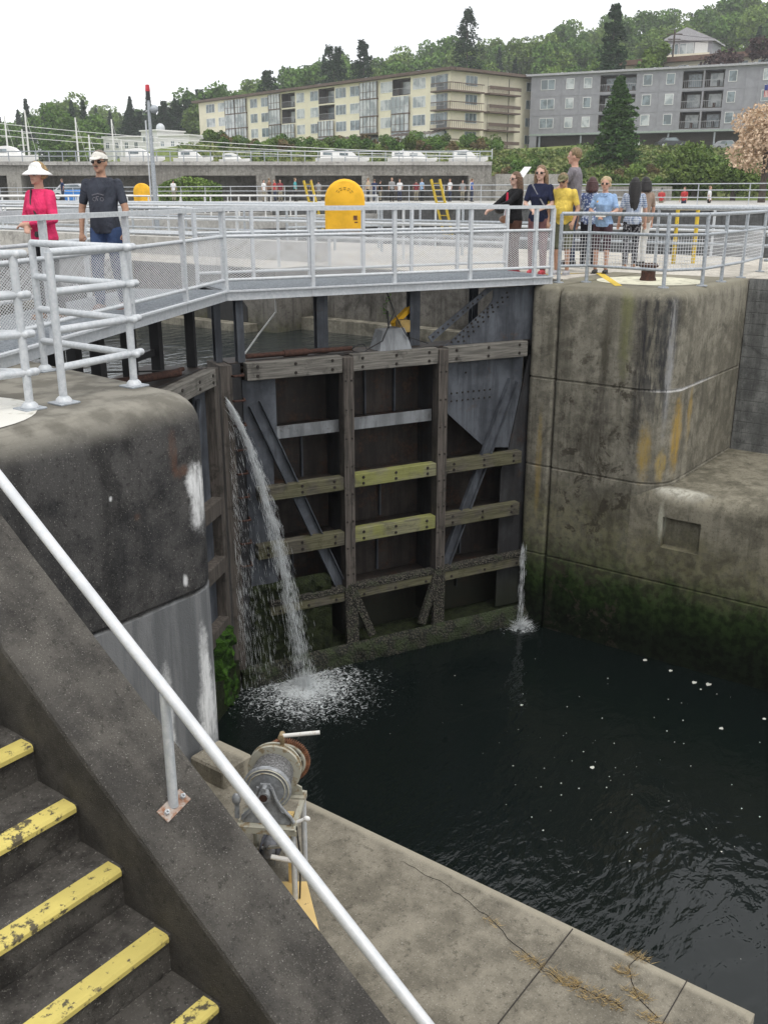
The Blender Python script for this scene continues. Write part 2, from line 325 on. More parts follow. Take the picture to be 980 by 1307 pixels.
# ------------------------------------------------------------------ water
def water(name, base, foam=None, sc=1.0, strength=.12):
    s = SH(name)
    v = s.vec((1.0, 1.7, 1)); n1 = s.noise(2.3 * sc, 3, .5, vec=v, dist=.5); n2 = s.noise(7.5 * sc, 3, .55, vec=v)
    h = s.m('ADD', s.m('MULTIPLY', n1, .8), s.m('MULTIPLY', n2, .13)); col = base; rough = .03
    if foam:
        tot = None
        for fx, fy, rad, core in foam:
            dx = s.m('SUBTRACT', s.X, fx); dy = s.m('SUBTRACT', s.Y, fy); d = s.m('SQRT', s.m('ADD', s.m('MULTIPLY', dx, dx), s.m('MULTIPLY', dy, dy)))
            fall = s.step(d, rad, core); bub = s.noise(13, 8, .75, dist=1.6)
            thr = s.m('SUBTRACT', s.m('ADD', s.m('MULTIPLY', fall, .27), bub), .70)
            k = s.step(thr, -.015, .15); k = s.m('MAXIMUM', k, s.m('MULTIPLY', s.step(d, rad * .26, rad * .05), s.step(bub, .36, .5))); tot = k if tot is None else s.m('MAXIMUM', tot, k)
            ring = s.m('SINE', s.m('MULTIPLY', d, 26)); h = s.m('ADD', h, s.m('MULTIPLY', s.m('MULTIPLY', ring, s.step(d, rad * 2.6, core)), .05))
            h = s.m('ADD', h, s.m('MULTIPLY', s.m('MULTIPLY', s.noise(14, 5, .6), s.step(d, rad * 1.8, core)), .5))
        col = s.mix(s.m('MULTIPLY', tot, .9), base, (.72, .76, .78)); rough = s.m('ADD', .03, s.m('MULTIPLY', tot, .6))
    if foam:
        dx = s.m('SUBTRACT', s.X, 7.6); dy = s.m('SUBTRACT', s.Y, 5.2); d = s.m('SQRT', s.m('ADD', s.m('MULTIPLY', dx, dx), s.m('MULTIPLY', dy, dy)))
        h = s.m('ADD', h, s.m('MULTIPLY', s.m('MULTIPLY', s.noise(4.6, 3, .5, vec=s.vec((1, 2.2, 1)), dist=.4), s.step(d, 3.4, .6)), 1.0))
    s.bump(h, strength, .25)
    return s.fin(col, rough, 0, IOR=1.42, Specular_IOR_Level=.5)
M['water'] = water('dark_green_lock_water', (.0045, .0075, .007), [(9.45, 8.55, 2.1, .1), (13.2, 7.08, .5, .05)], 1.0, .13)
M['upper_water'] = water('upper_lock_water', (.012, .018, .02), None, 1.1, .17)
WZ, UZ = -5.6, -1.18
def sheet(name, x0, y0, x1, y1, z, m):
    o = MB().add([(x0, y0, z), (x1, y0, z), (x1, y1, z), (x0, y1, z)], [(0, 1, 2, 3)]).build(name, m); return tag(o, kind='structure')
# lower chamber water, upper chamber water and the large lock's water
mb = MB(); mb.add([(4.3, -60, WZ), (13.6, -60, WZ), (13.6, 7.3, WZ), (14.4, 7.3, WZ), (14.4, 8.4, WZ), (9.0, 10.3, WZ), (3.2, 8.2, WZ), (3.2, 7.3, WZ), (4.3, 7.3, WZ)], [tuple(range(9))])
tag(mb.build('lower_water', M['water']), kind='structure')
mb = MB(); mb.add([(3.2, 7.6, UZ), (8.9, 10.0, UZ), (14.4, 7.6, UZ), (14.4, 12.6, UZ), (13.6, 12.6, UZ), (13.6, 90, UZ), (4.3, 90, UZ), (4.3, 12.6, UZ), (3.2, 12.6, UZ)], [tuple(range(9))])
tag(mb.build('upper_water', M['upper_water']), kind='structure')
sheet('large_lock_water', 22.0, -60, 50.1, 140, -1.6, M['upper_water'])

# ------------------------------------------------------------------ piers, walls, landing
def prof_top(r, z, n=6): return [(z - r + r * math.sin(R(90 * k / n)), r - r * math.cos(R(90 * k / n))) for k in range(n + 1)]
def pier(name, label, x0, y0, x1, y1, radii, joints, m, top_r=.2, zb=-6.6):
    t = thing(name, label, 'wall', ((x0 + x1) / 2, (y0 + y1) / 2, 0))
    rows = [(zb, 0)]
    for j in joints: rows += [(j - .022, 0), (j - .006, .02), (j + .006, .02), (j + .022, 0)]
    rows += prof_top(top_r, 0)
    mb = MB(); mb.loft([rrect(x0, y0, x1, y1, radii, i) for z, i in rows], [z for z, i in rows])
    mb.build('wall_block', m, t, True, True); return t
JT = (-4.32, -2.83, -1.42)
LP = pier('lock_pier', 'near dark concrete lock pier with rounded top edge, rust stain and white streaks', -4.0, 4.95, 4.65, 7.25, (.02, .34, .05, .02), JT[1:], M['pier_left'], .24)
RP = pier('lock_pier', 'tall mossy concrete pier on the far side with rounded corner and orange stains', 13.42, 4.95, 16.45, 6.80, (.5, .02, .02, .06), JT, M['pier_right'], .17)
mb = MB(); rows = [(-6.6, 0)]
for j in JT: rows += [(j - .022, 0), (j - .006, .02), (j + .006, .02), (j + .022, 0)]
rows += prof_top(.1, 0); mb.loft([rrect(13.43, 6.82, 16.45, 7.28, (.06, .02, .02, .1), i) for z, i in rows], [z for z, i in rows])
mb.build('quoin_block', M['pier_right'], RP, True, True)
# upper chamber walls beyond the piers (gate recess, then the chamber wall)
def wall(name, label, boxes, m, extra=None):
    t = thing(name, label, 'wall', (boxes[0][0], boxes[0][1], 0)); mb = MB()
    for b in boxes: mb.box(*b)
    mb.build('wall_block', m, t, True); return t
uw = wall('chamber_wall', 'damp concrete wall of the upper chamber beyond the gate', [(14.4, 7.29, -6.6, 16.4, 12.6, -.02), (13.42, 12.6, -6.6, 16.4, 120, -.02)], M['upper_wall'])
mb = MB(); mb.box(13.1, 13.1, -1.6, 13.42, 110, -1.04); mb.box(14.1, 7.6, -1.6, 14.4, 12.6, -.95); mb.build('ledge', M['pier_right'], uw, True)
mb = MB()
for y in (13.9, 18.6, 24.5, 31, 39): mb.plate([(y - .55, -1.03), (y + .55, -1.03), (y + .55, -.75), (y + .3, -.5), (y - .3, -.5), (y - .55, -.75)], 13.405, 13.45)
mb.v = [(b, a, z) for a, b, z in mb.v]; mb.build('culvert_shade_plate', M['black'], uw, True)  # black plates on the wall face stand in for shade inside arched recesses
mb = MB(); mb.tube([(13.38, 15.3, -.55), (13.5, 15.3, -.55)], .11, 12); mb.build('drain_shade_plug', M['black'], uw, True)  # solid black plug, coloured as the shade inside a round drain hole
mb = MB()
for y in (16.6, 22, 28): mb.box(13.34, y, -1.04, 13.42, y + .28, -.03)
mb.build('pilaster', M['pier_right'], uw, True)
wall('chamber_wall', 'near side wall of the upper chamber behind the dark pier', [(-4, 7.27, -6.6, 3.25, 12.6, -.02), (-4, 12.6, -6.6, 4.42, 120, -.02)], M['upper_wall'])
# right lower wall with ledge, back wall
t = thing('quay_wall', 'low mossy lock wall with a rounded concrete ledge beyond the water', 'wall', (14, 0, -2.85))
mb = MB(); nr = .22
prof = [(13.42, -6.6)]
for j in JT[:1]: prof += [(13.42, j - .02), (13.44, j), (13.42, j + .02)]
prof += [(13.42 + nr - nr * math.cos(R(a)), -2.88 - nr + nr * math.sin(R(a))) for a in range(0, 91, 15)] + [(16.45, -2.85), (16.45, -6.6)]
def sweep(mb, prof, y0, y1): return mb.rings([[(x, y, z) for x, z in prof] for y in (y1, y0)])
mb2 = MB(); sweep(mb, prof, 4.93, 4.94)
rec = [(13.42, -6.6), (13.42, -4.34), (13.44, -4.32), (13.42, -4.3), (13.42, -3.75), (13.54, -3.73), (13.54, -3.3), (13.42, -3.27)] + prof[4:]
sweep(mb, rec, 4.32, 4.90); sweep(mb, [(x - .003 if x < 13.5 else x, z) for x, z in prof], 4.90, 5.42); sweep(mb, prof, -60, 4.32)
mb.build('wall_block', [M['wall_low']], t, True, True)
wall('retaining_wall', 'board marked grey concrete wall rising behind the ledge', [(16.45, -60, -6.6, 22, 4.94, -.004)], M['back_wall'])
# left landing
for nm, x0, y0, x1, y1 in (('landing', -1, .86, 4.42, 4.94),):
    mb = MB(); b = .035
    mb.loft([rect(x0, y0, x1, y1), rect(x0, y0, x1, y1), rect(x0, y0, x1, y1, b)], [-6.6, -2.8 - b, -2.8])
    tag(mb.build(nm, M['landing']), kind='structure')
mb = MB()                                               # thin joint lines and the long crack, sunk dark strips
mb.bar((4.37, 1.9, -2.799), (2.4, 1.9, -2.799), .006, .006); mb.bar((4.40, 1.22, -2.799), (3.2, 1.21, -2.799), .005, .006)
tag(mb.build('landing_joint', M['bolt']), 'thin straight joint lines across the landing', 'joint')
random.seed(4)
ck = [(4.27, 3.05), (4.24, 2.76), (4.21, 2.51), (4.10, 2.22), (3.99, 1.91), (3.97, 1.75), (4.0, 1.53), (4.0, 1.4)]
pts = []
for (a, b), (c_, d_) in zip(ck[:-1], ck[1:]):
    for k in range(6): pts.append((a + (c_ - a) * k / 6 + random.uniform(-.015, .015), b + (d_ - b) * k / 6, -2.7985))
mb = MB().tube(pts, [.0012 + .0022 * i / len(pts) for i in range(len(pts))], 5)
mb.tube([(4.41, 1.5, -2.799), (4.3, 1.52, -2.799), (4.2, 1.46, -2.799), (4.11, 1.38, -2.799), (4.05, 1.25, -2.799)], .003, 5)
tag(mb.build('crack', M['bolt']), 'jagged crack running along the landing near its edge', 'crack')
def tuft(x, y, n, r, i):
    mb = MB()
    for k in range(n):
        a = random.uniform(0, 6.28); d = random.random() ** .7 * r; px, py = x + d * math.cos(a) * .55, y + d * math.sin(a) * 1.3
        h = random.uniform(.012, .05); q = random.uniform(0, 6.28); l = random.uniform(.0, .05); w_ = .0022
        mb.add([(px - w_, py, -2.8), (px + w_, py + w_, -2.8), (px + l * math.cos(q), py + l * math.sin(q), -2.8 + h)], [(0, 1, 2)])
    return mb
M['straw'] = plain('dry_grass', (.52, .38, .17), .8, 0, .3, 40)
TU = [(4.13, 2.3, 40, .05, 'tiny dry tuft at the upper end of the crack'), (4.0, 1.98, 110, .08, 'small straw tuft in the crack left of the joint line'), (3.99, 1.79, 160, .09, 'dense straw tuft where the crack crosses the joint line'),
      (3.98, 1.63, 200, .11, 'long dry grass tuft in the middle of the crack'), (3.99, 1.49, 120, .08, 'dry grass at the lower end of the long crack'), (4.39, 1.5, 110, .06, 'dry tuft at the landing edge beside the water'), (4.24, 1.52, 110, .06, 'dry tuft on the short crack inside the edge'), (4.13, 1.40, 110, .07, 'dry tuft at the foot of the short crack'), (4.02, 1.27, 90, .07, 'lowest dry tuft by the bottom joint of the landing')]
for x, y, n, r, lb in TU: tag(tuft(x, y, n, r, 0).build('grass_tuft', M['straw']), lb, 'grass tuft', 'dry grass tufts in the landing cracks')
mb = MB(); mb.loft([rrect(4.12, 4.55, 4.42, 4.90, (.01, .01, .01, .01), i, 2) for i in (0, 0, .015)], [-2.799, -2.665, -2.65])
tag(mb.build('concrete_block', M['landing']), 'small raised concrete block at the foot of the dark pier', 'block')
mb = MB(); mb.add([(3.64, 3.55, -2.796), (3.74, 3.42, -2.796), (3.35, 2.94, -2.796), (3.2, 2.95, -2.796), (3.2, 3.3, -2.796)], [(4, 3, 2, 1, 0)])
tag(mb.build('yellow_marking', M['yellow_pale']), kind='structure')
# terrace on the far side, with kerb toward the large lock
mb = MB(); mb.add([(13.9, 5.4, .004), (16.4, 5.4, .004), (16.4, 7.2, .004), (16.4, 120, .004), (14.45, 120, .004), (14.45, 7.28, .004)], [])
tag(MB().box(16.46, 4.96, -3, 22, 140, -.003).build('terrace', M['terrace']), kind='structure')
tag(MB().box(14.5, 7.3, -.015, 16.455, 12.59, -.001).box(13.425, 12.61, -.015, 16.455, 120, -.001).build('terrace', M['terrace']), kind='structure')
tag(MB().box(-60, -60, -6.6, .45, 4.94, -.01).build('ground_near', M['terrace']), kind='structure')
sheet('terrace_far_right', 16.46, -60, 22, 4.94, -.0, M['terrace'])
# painted circles with the bollard
def disc(x, y, r, m, nm, z=.004, r2=0):
    n = 40; o = [(x + r * math.cos(6.2832 * k / n), y + r * math.sin(6.2832 * k / n), z) for k in range(n)]
    return tag(MB().add(o, [tuple(range(n))]).build(nm, m), kind='structure')
disc(15.0, 6.05, .82, M['disc_y'], 'painted_circle'); disc(3.0, 5.75, .62, M['disc'], 'painted_circle')
mb = MB(); mb.add([(15.98, 7.44, .005), (13.82, 6.10, .005), (13.92, 6.03, .005), (16.1, 7.36, .005)], [(0, 1, 2, 3)]); mb.add([(15.98, 7.445, .0055), (16.2, 7.285, .0055), (15.2, 8.0, .0055), (15.1, 7.9, .0055)], [(0, 1, 2, 3)])
tag(mb.build('yellow_line', M['yellow_line']), kind='structure')
t = thing('mooring_bollard', 'low mushroom bollard in the pale painted circle on the far pier', 'bollard', (15.05, 6.1, 0))
mb = MB()
def lathe(mb, cx, cy_, prof, n=20): return mb.rings([[(cx + r * math.cos(6.2832 * k / n), cy_ + r * math.sin(6.2832 * k / n), z) for k in range(n)] for r, z in prof])
lathe(mb, 0, 0, [(.13, .004), (.125, .03), (.11, .06), (.11, .2)]); mb.build('stem', M['rust_dark'], t, smooth=True)
mb = MB(); lathe(mb, 0, 0, [(.11, .202), (.145, .21), (.15, .235), (.13, .26), (.06, .27)]); mb.build('cap', M['rust_dark'], t, smooth=True)
# ------------------------------------------------------------------ stairs, parapet, handrail
ST = thing('staircase', 'dark concrete stairs with worn yellow step edges in the near corner', 'staircase', (1.2, 2.85, -2.8))
for k in range(-7, 7):
    a, z = 2.85 + .268 * k, -1.31 + .190 * k
    mb = MB(); mb.box(.45, a + .004, z - .55, 2.0, a + .268, z); mb.box(.45, a - .012, z - .03, 2.0, a + .0035, z - .001)
    stp = mb.build('step', M['step'], ST, True)
    pr = [(a - .017, z - .030), (a - .019, z - .008), (a - .010, z + .004), (a + .010, z + .0055), (a + .066, z + .003), (a + .066, z - .02), (a, z - .03)]
    e = MB(); e.rings([[(x, y, zz) for y, zz in pr] for x in (.46, .9, 1.4, 1.985)])
    M_ = Matrix.Translation(ST.location).inverted(); e.xf(M_); e.smooth = True
    e.build('yellow_edge', M['yellow_worn'], stp)
PZ = lambda a: -1.08 + .712 * (a - 2.75)
t = thing('stair_parapet', 'thick sloping parapet of rough dark concrete beside the stairs', 'wall', (2.2, 2.75, -2.8))
mb = MB(); aa = [.3, 4.26, 4.948]
def ppoly(i): return [(.3, -2.85), (.3, PZ(.3) - i), (4.26, -.0 - i), (4.945, -.0 - i), (4.945, -2.85)]
rr = []
for x, i in ((2.0, .03), (2.006, .01), (2.03, 0), (2.37, 0), (2.394, .01), (2.4, .03)): rr.append([(x, y, z) for y, z in ppoly(i)])
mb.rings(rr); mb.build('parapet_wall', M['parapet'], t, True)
HR = thing('handrail', 'straight silver pipe handrail sloping down along the stair parapet', 'handrail', (2.2, 2.74, -1.12))
hz = lambda a: .15 + .7067 * (a - 3.72)
mb = MB(); mb.tube([(2.2, .55, hz(.55)), (2.2, 4.4, hz(4.4)), (2.2, 4.55, hz(4.45)), (2.2, 5.1, hz(4.45) + .02)], .0235, 16); mb.build('rail', M['alu'], HR, True, True)
sl = math.atan(.712)
for a in (.75, 2.738, 4.2):
    zb = PZ(a); mb = MB(); mb.tube([(2.2, a, zb + .004), (2.2, a, hz(a) - .02)], .021, 16); post = mb.build('post', M['galv'], HR, True, True)
    Mt = Matrix.Translation((2.2, a, zb + .002)) @ Matrix.Rotation(sl, 4, 'X') @ Matrix.Rotation(R(12), 4, 'Z')
    mb = MB(); mb.box(-.075, -.032, 0, .075, .032, .007).xf(Matrix.Translation(HR.location).inverted() @ Mt); mb.build('base_plate', M['rust'] if a == 9 else plain('rust_stained_plate', (.42, .37, .33), .7, .2, .5, 30, c2=(.28, .14, .08)), HR)
    mb = MB()
    for s_ in (-.052, .052): mb.tube([(s_, 0, .006), (s_, 0, .024)], .011, 6); mb.tube([(s_, 0, .02), (s_, 0, .036)], .005, 6)
    mb.xf(Matrix.Translation(HR.location).inverted() @ Mt); mb.build('bolt', M['galv'], HR)

# ------------------------------------------------------------------ hand winch on its stand
axis = Vector((-.86, -.51, 0)).normalized()             # from the big gear toward the viewer
WN = thing('hand_winch', 'old grey hand winch with cable drum, rusty toothed gear and crank', 'winch', (3.62, 3.58, -2.8), math.atan2(axis.y, axis.x))
# local x = toward the viewer along the drum axis, z up
def cyl(mb, x0, x1, r, n=40, y=0, z=0, r2=None): return mb.rings([[(x, y + q * math.cos(6.2832 * k / n), z + q * math.sin(6.2832 * k / n)) for k in range(n)] for x, q in ((x0, r), (x1, r2 or r))])
def gear(mb, x0, x1, r, nt_, h, y=0, z=0):
    n = nt_ * 4; rad = [r + (h if k % 4 in (1, 2) else 0) for k in range(n)]
    return mb.rings([[(x, y + rad[k] * math.cos(6.2832 * k / n), z + rad[k] * math.sin(6.2832 * k / n)) for k in range(n)] for x in (x0, x1)])
zc = .80
mb = MB(); cyl(mb, .085, .10, .158, 48, 0, zc); cyl(mb, .10, .108, .158, 48, 0, zc, .150); mb.smooth = False
fl = mb.build('front_flange', M['winch_grey'], WN, smooth=True)
mb = MB()
for r0 in (.118, .142):
    mb.rings([[(x, q * math.cos(6.2832 * k / 48), zc + q * math.sin(6.2832 * k / 48)) for k in range(48)] for x, q in ((.1085, r0 + .005), (.114, r0), (.1085, r0 - .005))], False)
mb.build('flange_rib', M['winch_pale'], fl, smooth=True)
mb = MB(); cyl(mb, -.12, .085, .10, 32, 0, zc); mb.build('drum', M['winch_grey'], WN, smooth=True)
mb = MB()
pts = []
for layer, rr_ in ((0, .125), (1, .131)):
    for k in range(13 * 20): 
        a = 6.2832 * k / 20; x = -.105 + .18 * (k / 260) if layer == 0 else .075 - .18 * (k / 260) * .6
        pts.append((x, rr_ * math.cos(a), zc + rr_ * math.sin(a)))
mb.tube(pts, .0078, 6); mb.build('cable', M['rope'], WN, smooth=True)
mb = MB(); gear(mb, -.155, -.128, .163, 70, .008, 0, zc); mb.build('toothed_ring', M['brass'], WN)
mb = MB(); cyl(mb, -.128, -.108, .178, 48, 0, zc); cyl(mb, -.172, -.156, .176, 48, 0, zc); mb.build('rear_flange', M['winch_pale'], WN, smooth=True)
gy, gz = .055, .80                                        # big gear further back, up and to the right
G = MB(); gear(G, -.255, -.222, .148, 64, .014, gy, gz); cyl(G, -.222, -.20, .035, 20, gy, gz)
g = G.build('big_gear', M['rust'], WN)
mb = MB(); cyl(mb, -.226, -.2205, .122, 40, gy, gz); mb.build('gear_web', M['rust_dark'], g)
mb = MB()
for k in range(5):
    a = 6.2832 * k / 5 + .3; mb.bar((-.214, gy, gz), (-.214, gy + .125 * math.cos(a), gz + .125 * math.sin(a)), .022, .012, (1, 0, 0))
mb.rings([[(x, gy + q * math.cos(6.2832 * k / 48), gz + q * math.sin(6.2832 * k / 48)) for k in range(48)] for x, q in ((-.222, .136), (-.208, .132), (-.208, .120), (-.222, .118))], False)
mb.build('gear_spoke', M['winch_pale'], g)
# side cheek plates with the curved arm, hub, bearing
def cheek(x0, x1):
    p = [(-.17, .575), (.17, .575), (.165, .63), (.10, .665), (.06, .74), (.05, zc + .03), (.03, zc + .065), (-.03, zc + .065), (-.05, zc + .03), (-.06, .74), (-.12, .66), (-.165, .62)]
    return MB().rings([[(x, y, z) for y, z in p] for x in (x0, x1)])
cheek(.135, .15).build('cheek_plate', M['winch_grey'], WN); cheek(-.195, -.182).build('cheek_plate', M['winch_pale'], WN)
mb = MB(); mb.tube([(.16, .045, zc + .05), (.165, .07, zc - .03), (.165, .10, zc - .085), (.16, .16, .64), (.16, .18, .60)], .011, 8); mb.tube([(.16, -.045, zc + .05), (.165, -.07, zc - .05), (.16, -.11, .66), (.16, -.16, .60)], .009, 8)
mb.build('cheek_rim', M['winch_grey'], WN, smooth=True)
mb = MB(); cyl(mb, .15, .205, .038, 24, 0, zc); cyl(mb, .15, .20, .016, 12, 0, zc + .052); h_ = mb.build('hub', M['winch_grey'], WN, smooth=True)
mb = MB(); cyl(mb, .204, .207, .026, 20, 0, zc); cyl(mb, -.21, .2, .02, 12, 0, zc); mb.build('axle', M['rust_dark'], h_, smooth=True)
mb = MB(); mb.tube([(-.27, gy, gz), (-.1, gy, gz)], .014, 10); mb.build('gear_shaft', M['rust_dark'], WN)
# crank
mb = MB(); mb.bar((-.16, .05, gz - .03), (-.16, .05, gz + .245), .028, .014, (1, 0, 0)); mb.tube([(-.175, .05, gz + .24), (-.12, .05, gz + .24)], .02, 10)
ck = mb.build('crank_arm', M['brass'], WN, smooth=True)
mb = MB(); mb.tube([(-.14, .05, gz + .243), (-.16, .23, gz + .262), (-.17, .30, gz + .268)], [.013, .014, .014], 10); mb.build('crank_handle', M['grimy_white'], ck, smooth=True)
# base frame and stand
mb = MB(); mb.box(.10, -.19, .555, .19, .19, .57, .004); mb.box(.175, -.2, .52, .19, .2, .556); mb.box(-.24, -.19, .555, -.15, .19, .57); mb.box(-.24, -.19, .53, .19, -.155, .556); mb.box(-.24, .155, .53, .19, .19, .556)
mb.build('base_frame', M['winch_pale'], WN)
for x, y in ((.15, .17), (-.2, .17), (.15, -.17), (-.2, -.17)):
    mb = MB().tube([(x, y, .0), (x, y, .54)], .019, 12); mb.build('leg', M['galv'] if y > 0 else M['winch_pale'], WN, smooth=True)
    mb = MB(); cyl0 = mb.tube([(x, y, .57), (x, y, .592)], .014, 6); mb.build('bolt', M['winch_pale'], WN)
mb = MB(); mb.tube([(.15, .17, .30), (.15, .02, .32)], .017, 10); mb.tube([(-.2, -.17, .1), (.15, .155, .42)], .012, 8); mb.build('brace', M['grimy_white'], WN, smooth=True)
mb = MB(); mb.bar((-.02, .12, 0), (-.02, .12, .54), .045, .045); mb.build('yellow_post', M['yellow_pale'], WN)
mb = MB(); mb.tube([(.14, .19, .56), (.16, .21, .4), (.14, .205, .15), (.15, .20, .01)], .006, 6); mb.build('hanging_cable', M['black'], WN, smooth=True)
mb = MB(); mb.tube([(.15, .20, .60), (.15, .245, .625)], .012, 8); mb.ball((.15, .262, .63), (.017, .024, .019), 8, 6); mb.build('lever_knob', M['white'], WN, smooth=True)
mb = MB(); mb.ball((.12, -.2, .72), (.02, .03, .045)); mb.bar((.12, -.2, .58), (.12, -.195, .74), .03, .012); mb.build('pawl', M['winch_grey'], WN, smooth=True)
WN.scale = (.93, .93, .93)
# pigeon standing under the winch
def remesh(mb, vox, sm=3):
    me = bpy.data.meshes.new('tmp'); me.from_pydata(mb.v, [], mb.f); o = bpy.data.objects.new('tmp', me); C.objects.link(o)
    r = o.modifiers.new('r', 'REMESH'); r.mode = 'VOXEL'; r.voxel_size = vox
    s_ = o.modifiers.new('s', 'SMOOTH'); s_.factor = .5; s_.iterations = sm
    dg = bpy.context.evaluated_depsgraph_get(); ev = o.evaluated_get(dg); m2 = bpy.data.meshes.new_from_object(ev, depsgraph=dg)
    bpy.data.objects.remove(o); bpy.data.meshes.remove(me)
    m2.polygons.foreach_set('use_smooth', [True] * len(m2.polygons)); return m2
def meshobj(name, me, mat, parent=None):
    me.materials.clear(); me.materials.append(mat); me.name = name
    o = bpy.data.objects.new(name, me); C.objects.link(o)
    if parent: o.parent = parent
    return o
PG = thing('pigeon', 'grey pigeon standing on the landing beneath the winch', 'bird', (3.74, 3.72, -2.8), R(-150))
mb = MB(); mb.ball((0, 0, .12), (.11, .062, .062), 16, 10); mb.ball((.075, 0, .165), (.035, .032, .05), 12, 8); mb.ball((.10, 0, .215), (.028, .024, .026), 12, 8)
mb.rings([[(-.08, -.035, .13), (-.08, .035, .13), (-.08, .035, .11), (-.08, -.035, .11)], [(-.22, -.04, .10), (-.22, .04, .10), (-.22, .04, .092), (-.22, -.04, .092)]])
for s_ in (-1, 1): mb.tube([(.0, s_ * .025, .08), (.012, s_ * .025, .004), (.04, s_ * .03, .004)], [.008, .005, .004], 6)
meshobj('body', remesh(mb, .006, 2), plain('grey_feathers', (.20, .205, .22), .7, 0, .3, 30), PG)
for s_ in (-1, 1):
    mb = MB(); mb.ball((-.02, s_ * .055, .13), (.115, .014, .045), 12, 8); mb.build('wing', plain('dark_wing_feathers', (.09, .092, .11), .7, 0, .4, 25), PG, smooth=True)
    mb = MB(); mb.ball((.112, s_ * .02, .22), .005, 6, 5); mb.build('eye', M['rust'], PG)
mb = MB(); mb.tube([(.124, 0, .213), (.145, 0, .206)], [.006, .001], 6); mb.build('beak', M['black'], PG)

# ------------------------------------------------------------------ pipe barriers on the near pier
def barrier(label, posts, rails, apex):
    t = thing('pipe_barrier', label, 'barrier', (*posts[0], 0), 0, 'pipe barriers on the near pier')
    for x, y in posts:
        mb = MB(); mb.tube([(x, y, .004), (x, y, .96)], .0265, 14); p = mb.build('post', M['galv'], t, True, True)
        mb = MB(); lathe(mb, x, y, [(.055, .014), (.05, .03), (.036, .045), (.028, .05)], 16); mb.xf(Matrix.Translation(t.location).inverted()); mb.build('collar', M['galv'], p, smooth=True)
        mb = MB(); mb.box(x - .075, y - .075, .0, x + .075, y + .075, .013, .003); mb.build('base_plate', M['galv_dull'], t, True)
    for z in (.235, .475, .715, .96):
        for a, b in rails:
            mb = MB(); r = .0255; a_ = Vector((*a, z)); b_ = Vector((*b, z)); d = (b_ - a_).normalized()
            mb.tube([a_, b_, b_ + d * .012, b_ + d * .02], [r, r, r * .8, r * .35], 14); mb.build('rail', M['galv'], t, True, True)
    return t
def ext(a, b, e): 
    l = math.dist(a, b); return (b[0] + (b[0] - a[0]) / l * e, b[1] + (b[1] - a[1]) / l * e)
P1, P2, P3 = (3.74, 5.44), (4.40, 5.54), (4.40, 6.60)
barrier('open pipe barrier with three posts at the pier corner, right one of the pair', [P1, P2, P3], [(P1, ext(P1, P2, .10)), (P3, ext(P3, P2, .06))], P2)
P4, P5, P6 = (3.50, 5.46), (2.55, 5.62), (2.9, 6.5)
barrier('pipe barrier cut off by the left picture edge, beside the white painted circle', [P4, P5, P6], [(P5, ext(P5, P4, .07)), (P6, ext(P6, P4, .03))], P4)

# ------------------------------------------------------------------ footbridges on the gates
def wires(mb, p0, p1, z0, z1, sp=.05, th=.006, slope=.55, sq=False, sag=0):
    p0 = Vector(p0); p1 = Vector(p1); L = (p1 - p0).length; u = (p1 - p0) / L; nrm = Vector((-u.y, u.x, 0))
    def seg(sa, za, sb, zb):
        if abs(sa - sb) + abs(za - zb) < .02: return
        a = Vector((p0.x + u.x * sa, p0.y + u.y * sa, za)); b = Vector((p0.x + u.x * sb, p0.y + u.y * sb, zb))
        mb.bar(a, b, th * .5, th, nrm if False else (0, 0, 1)) if abs(zb - za) < (sb - sa) * 3 else mb.bar(a, b, th * .7, th * .7, nrm)
    if sq:
        k = 0
        while k * sp < L: seg(k * sp, z0, k * sp + .0001, z1); k += 1
        k = 1
        while z0 + k * sp < z1: seg(0, z0 + k * sp, L, z0 + k * sp); k += 1
        return mb
    H = z1 - z0; run = H / slope; s0 = -run
    while s0 < L:
        a, b = max(s0, 0), min(s0 + run, L)
        if b > a:
            seg(a, z0 + (a - s0) * slope, b, z0 + (b - s0) * slope); seg(a, z1 - (a - s0) * slope, b, z1 - (b - s0) * slope)
        s0 += sp
    return mb
def railing(t, line, ts, zd, hs, r=.0, mesh=None, mat=None, prefix='', pw=.055, wire=True, topw=.075):
    """posts at parameters ts along the straight line; hs = rail heights above the deck, top first"""
    mat = mat or M['galv']; a = Vector((*line[0], 0)); b = Vector((*line[1], 0)); P = lambda s_: a + (b - a) * s_
    d = (b - a).normalized()
    for s_ in ts:
        p = P(s_); mb = MB(); mb.bar((p.x, p.y, zd - .12), (p.x, p.y, zd + hs[0] - .02), pw, pw * .9, d); mb.build(prefix + 'post', mat, t, True)
    for i, h in enumerate(hs):
        q0 = P(min(ts)); q1 = P(max(ts)); mb = MB()
        if i == 0: mb.bar((q0.x, q0.y, zd + h), (q1.x, q1.y, zd + h), topw, .045); nm = 'top_rail'
        else: mb.tube([(q0.x, q0.y, zd + h), (q1.x, q1.y, zd + h)], .022, 10); nm = 'mid_rail' if i < len(hs) - 1 or len(hs) == 2 else 'bottom_rail'
        mb.build(prefix + nm, mat, t, True, i > 0)
    if mesh:
        for s0, s1 in zip(ts[:-1], ts[1:]):
            mb = MB(); wires(mb, P(s0), P(s1), zd + mesh[0], zd + mesh[1], *mesh[2:]); mb.build('mesh_panel', M['mesh'], t, True)
MM = (8.98, 9.30)
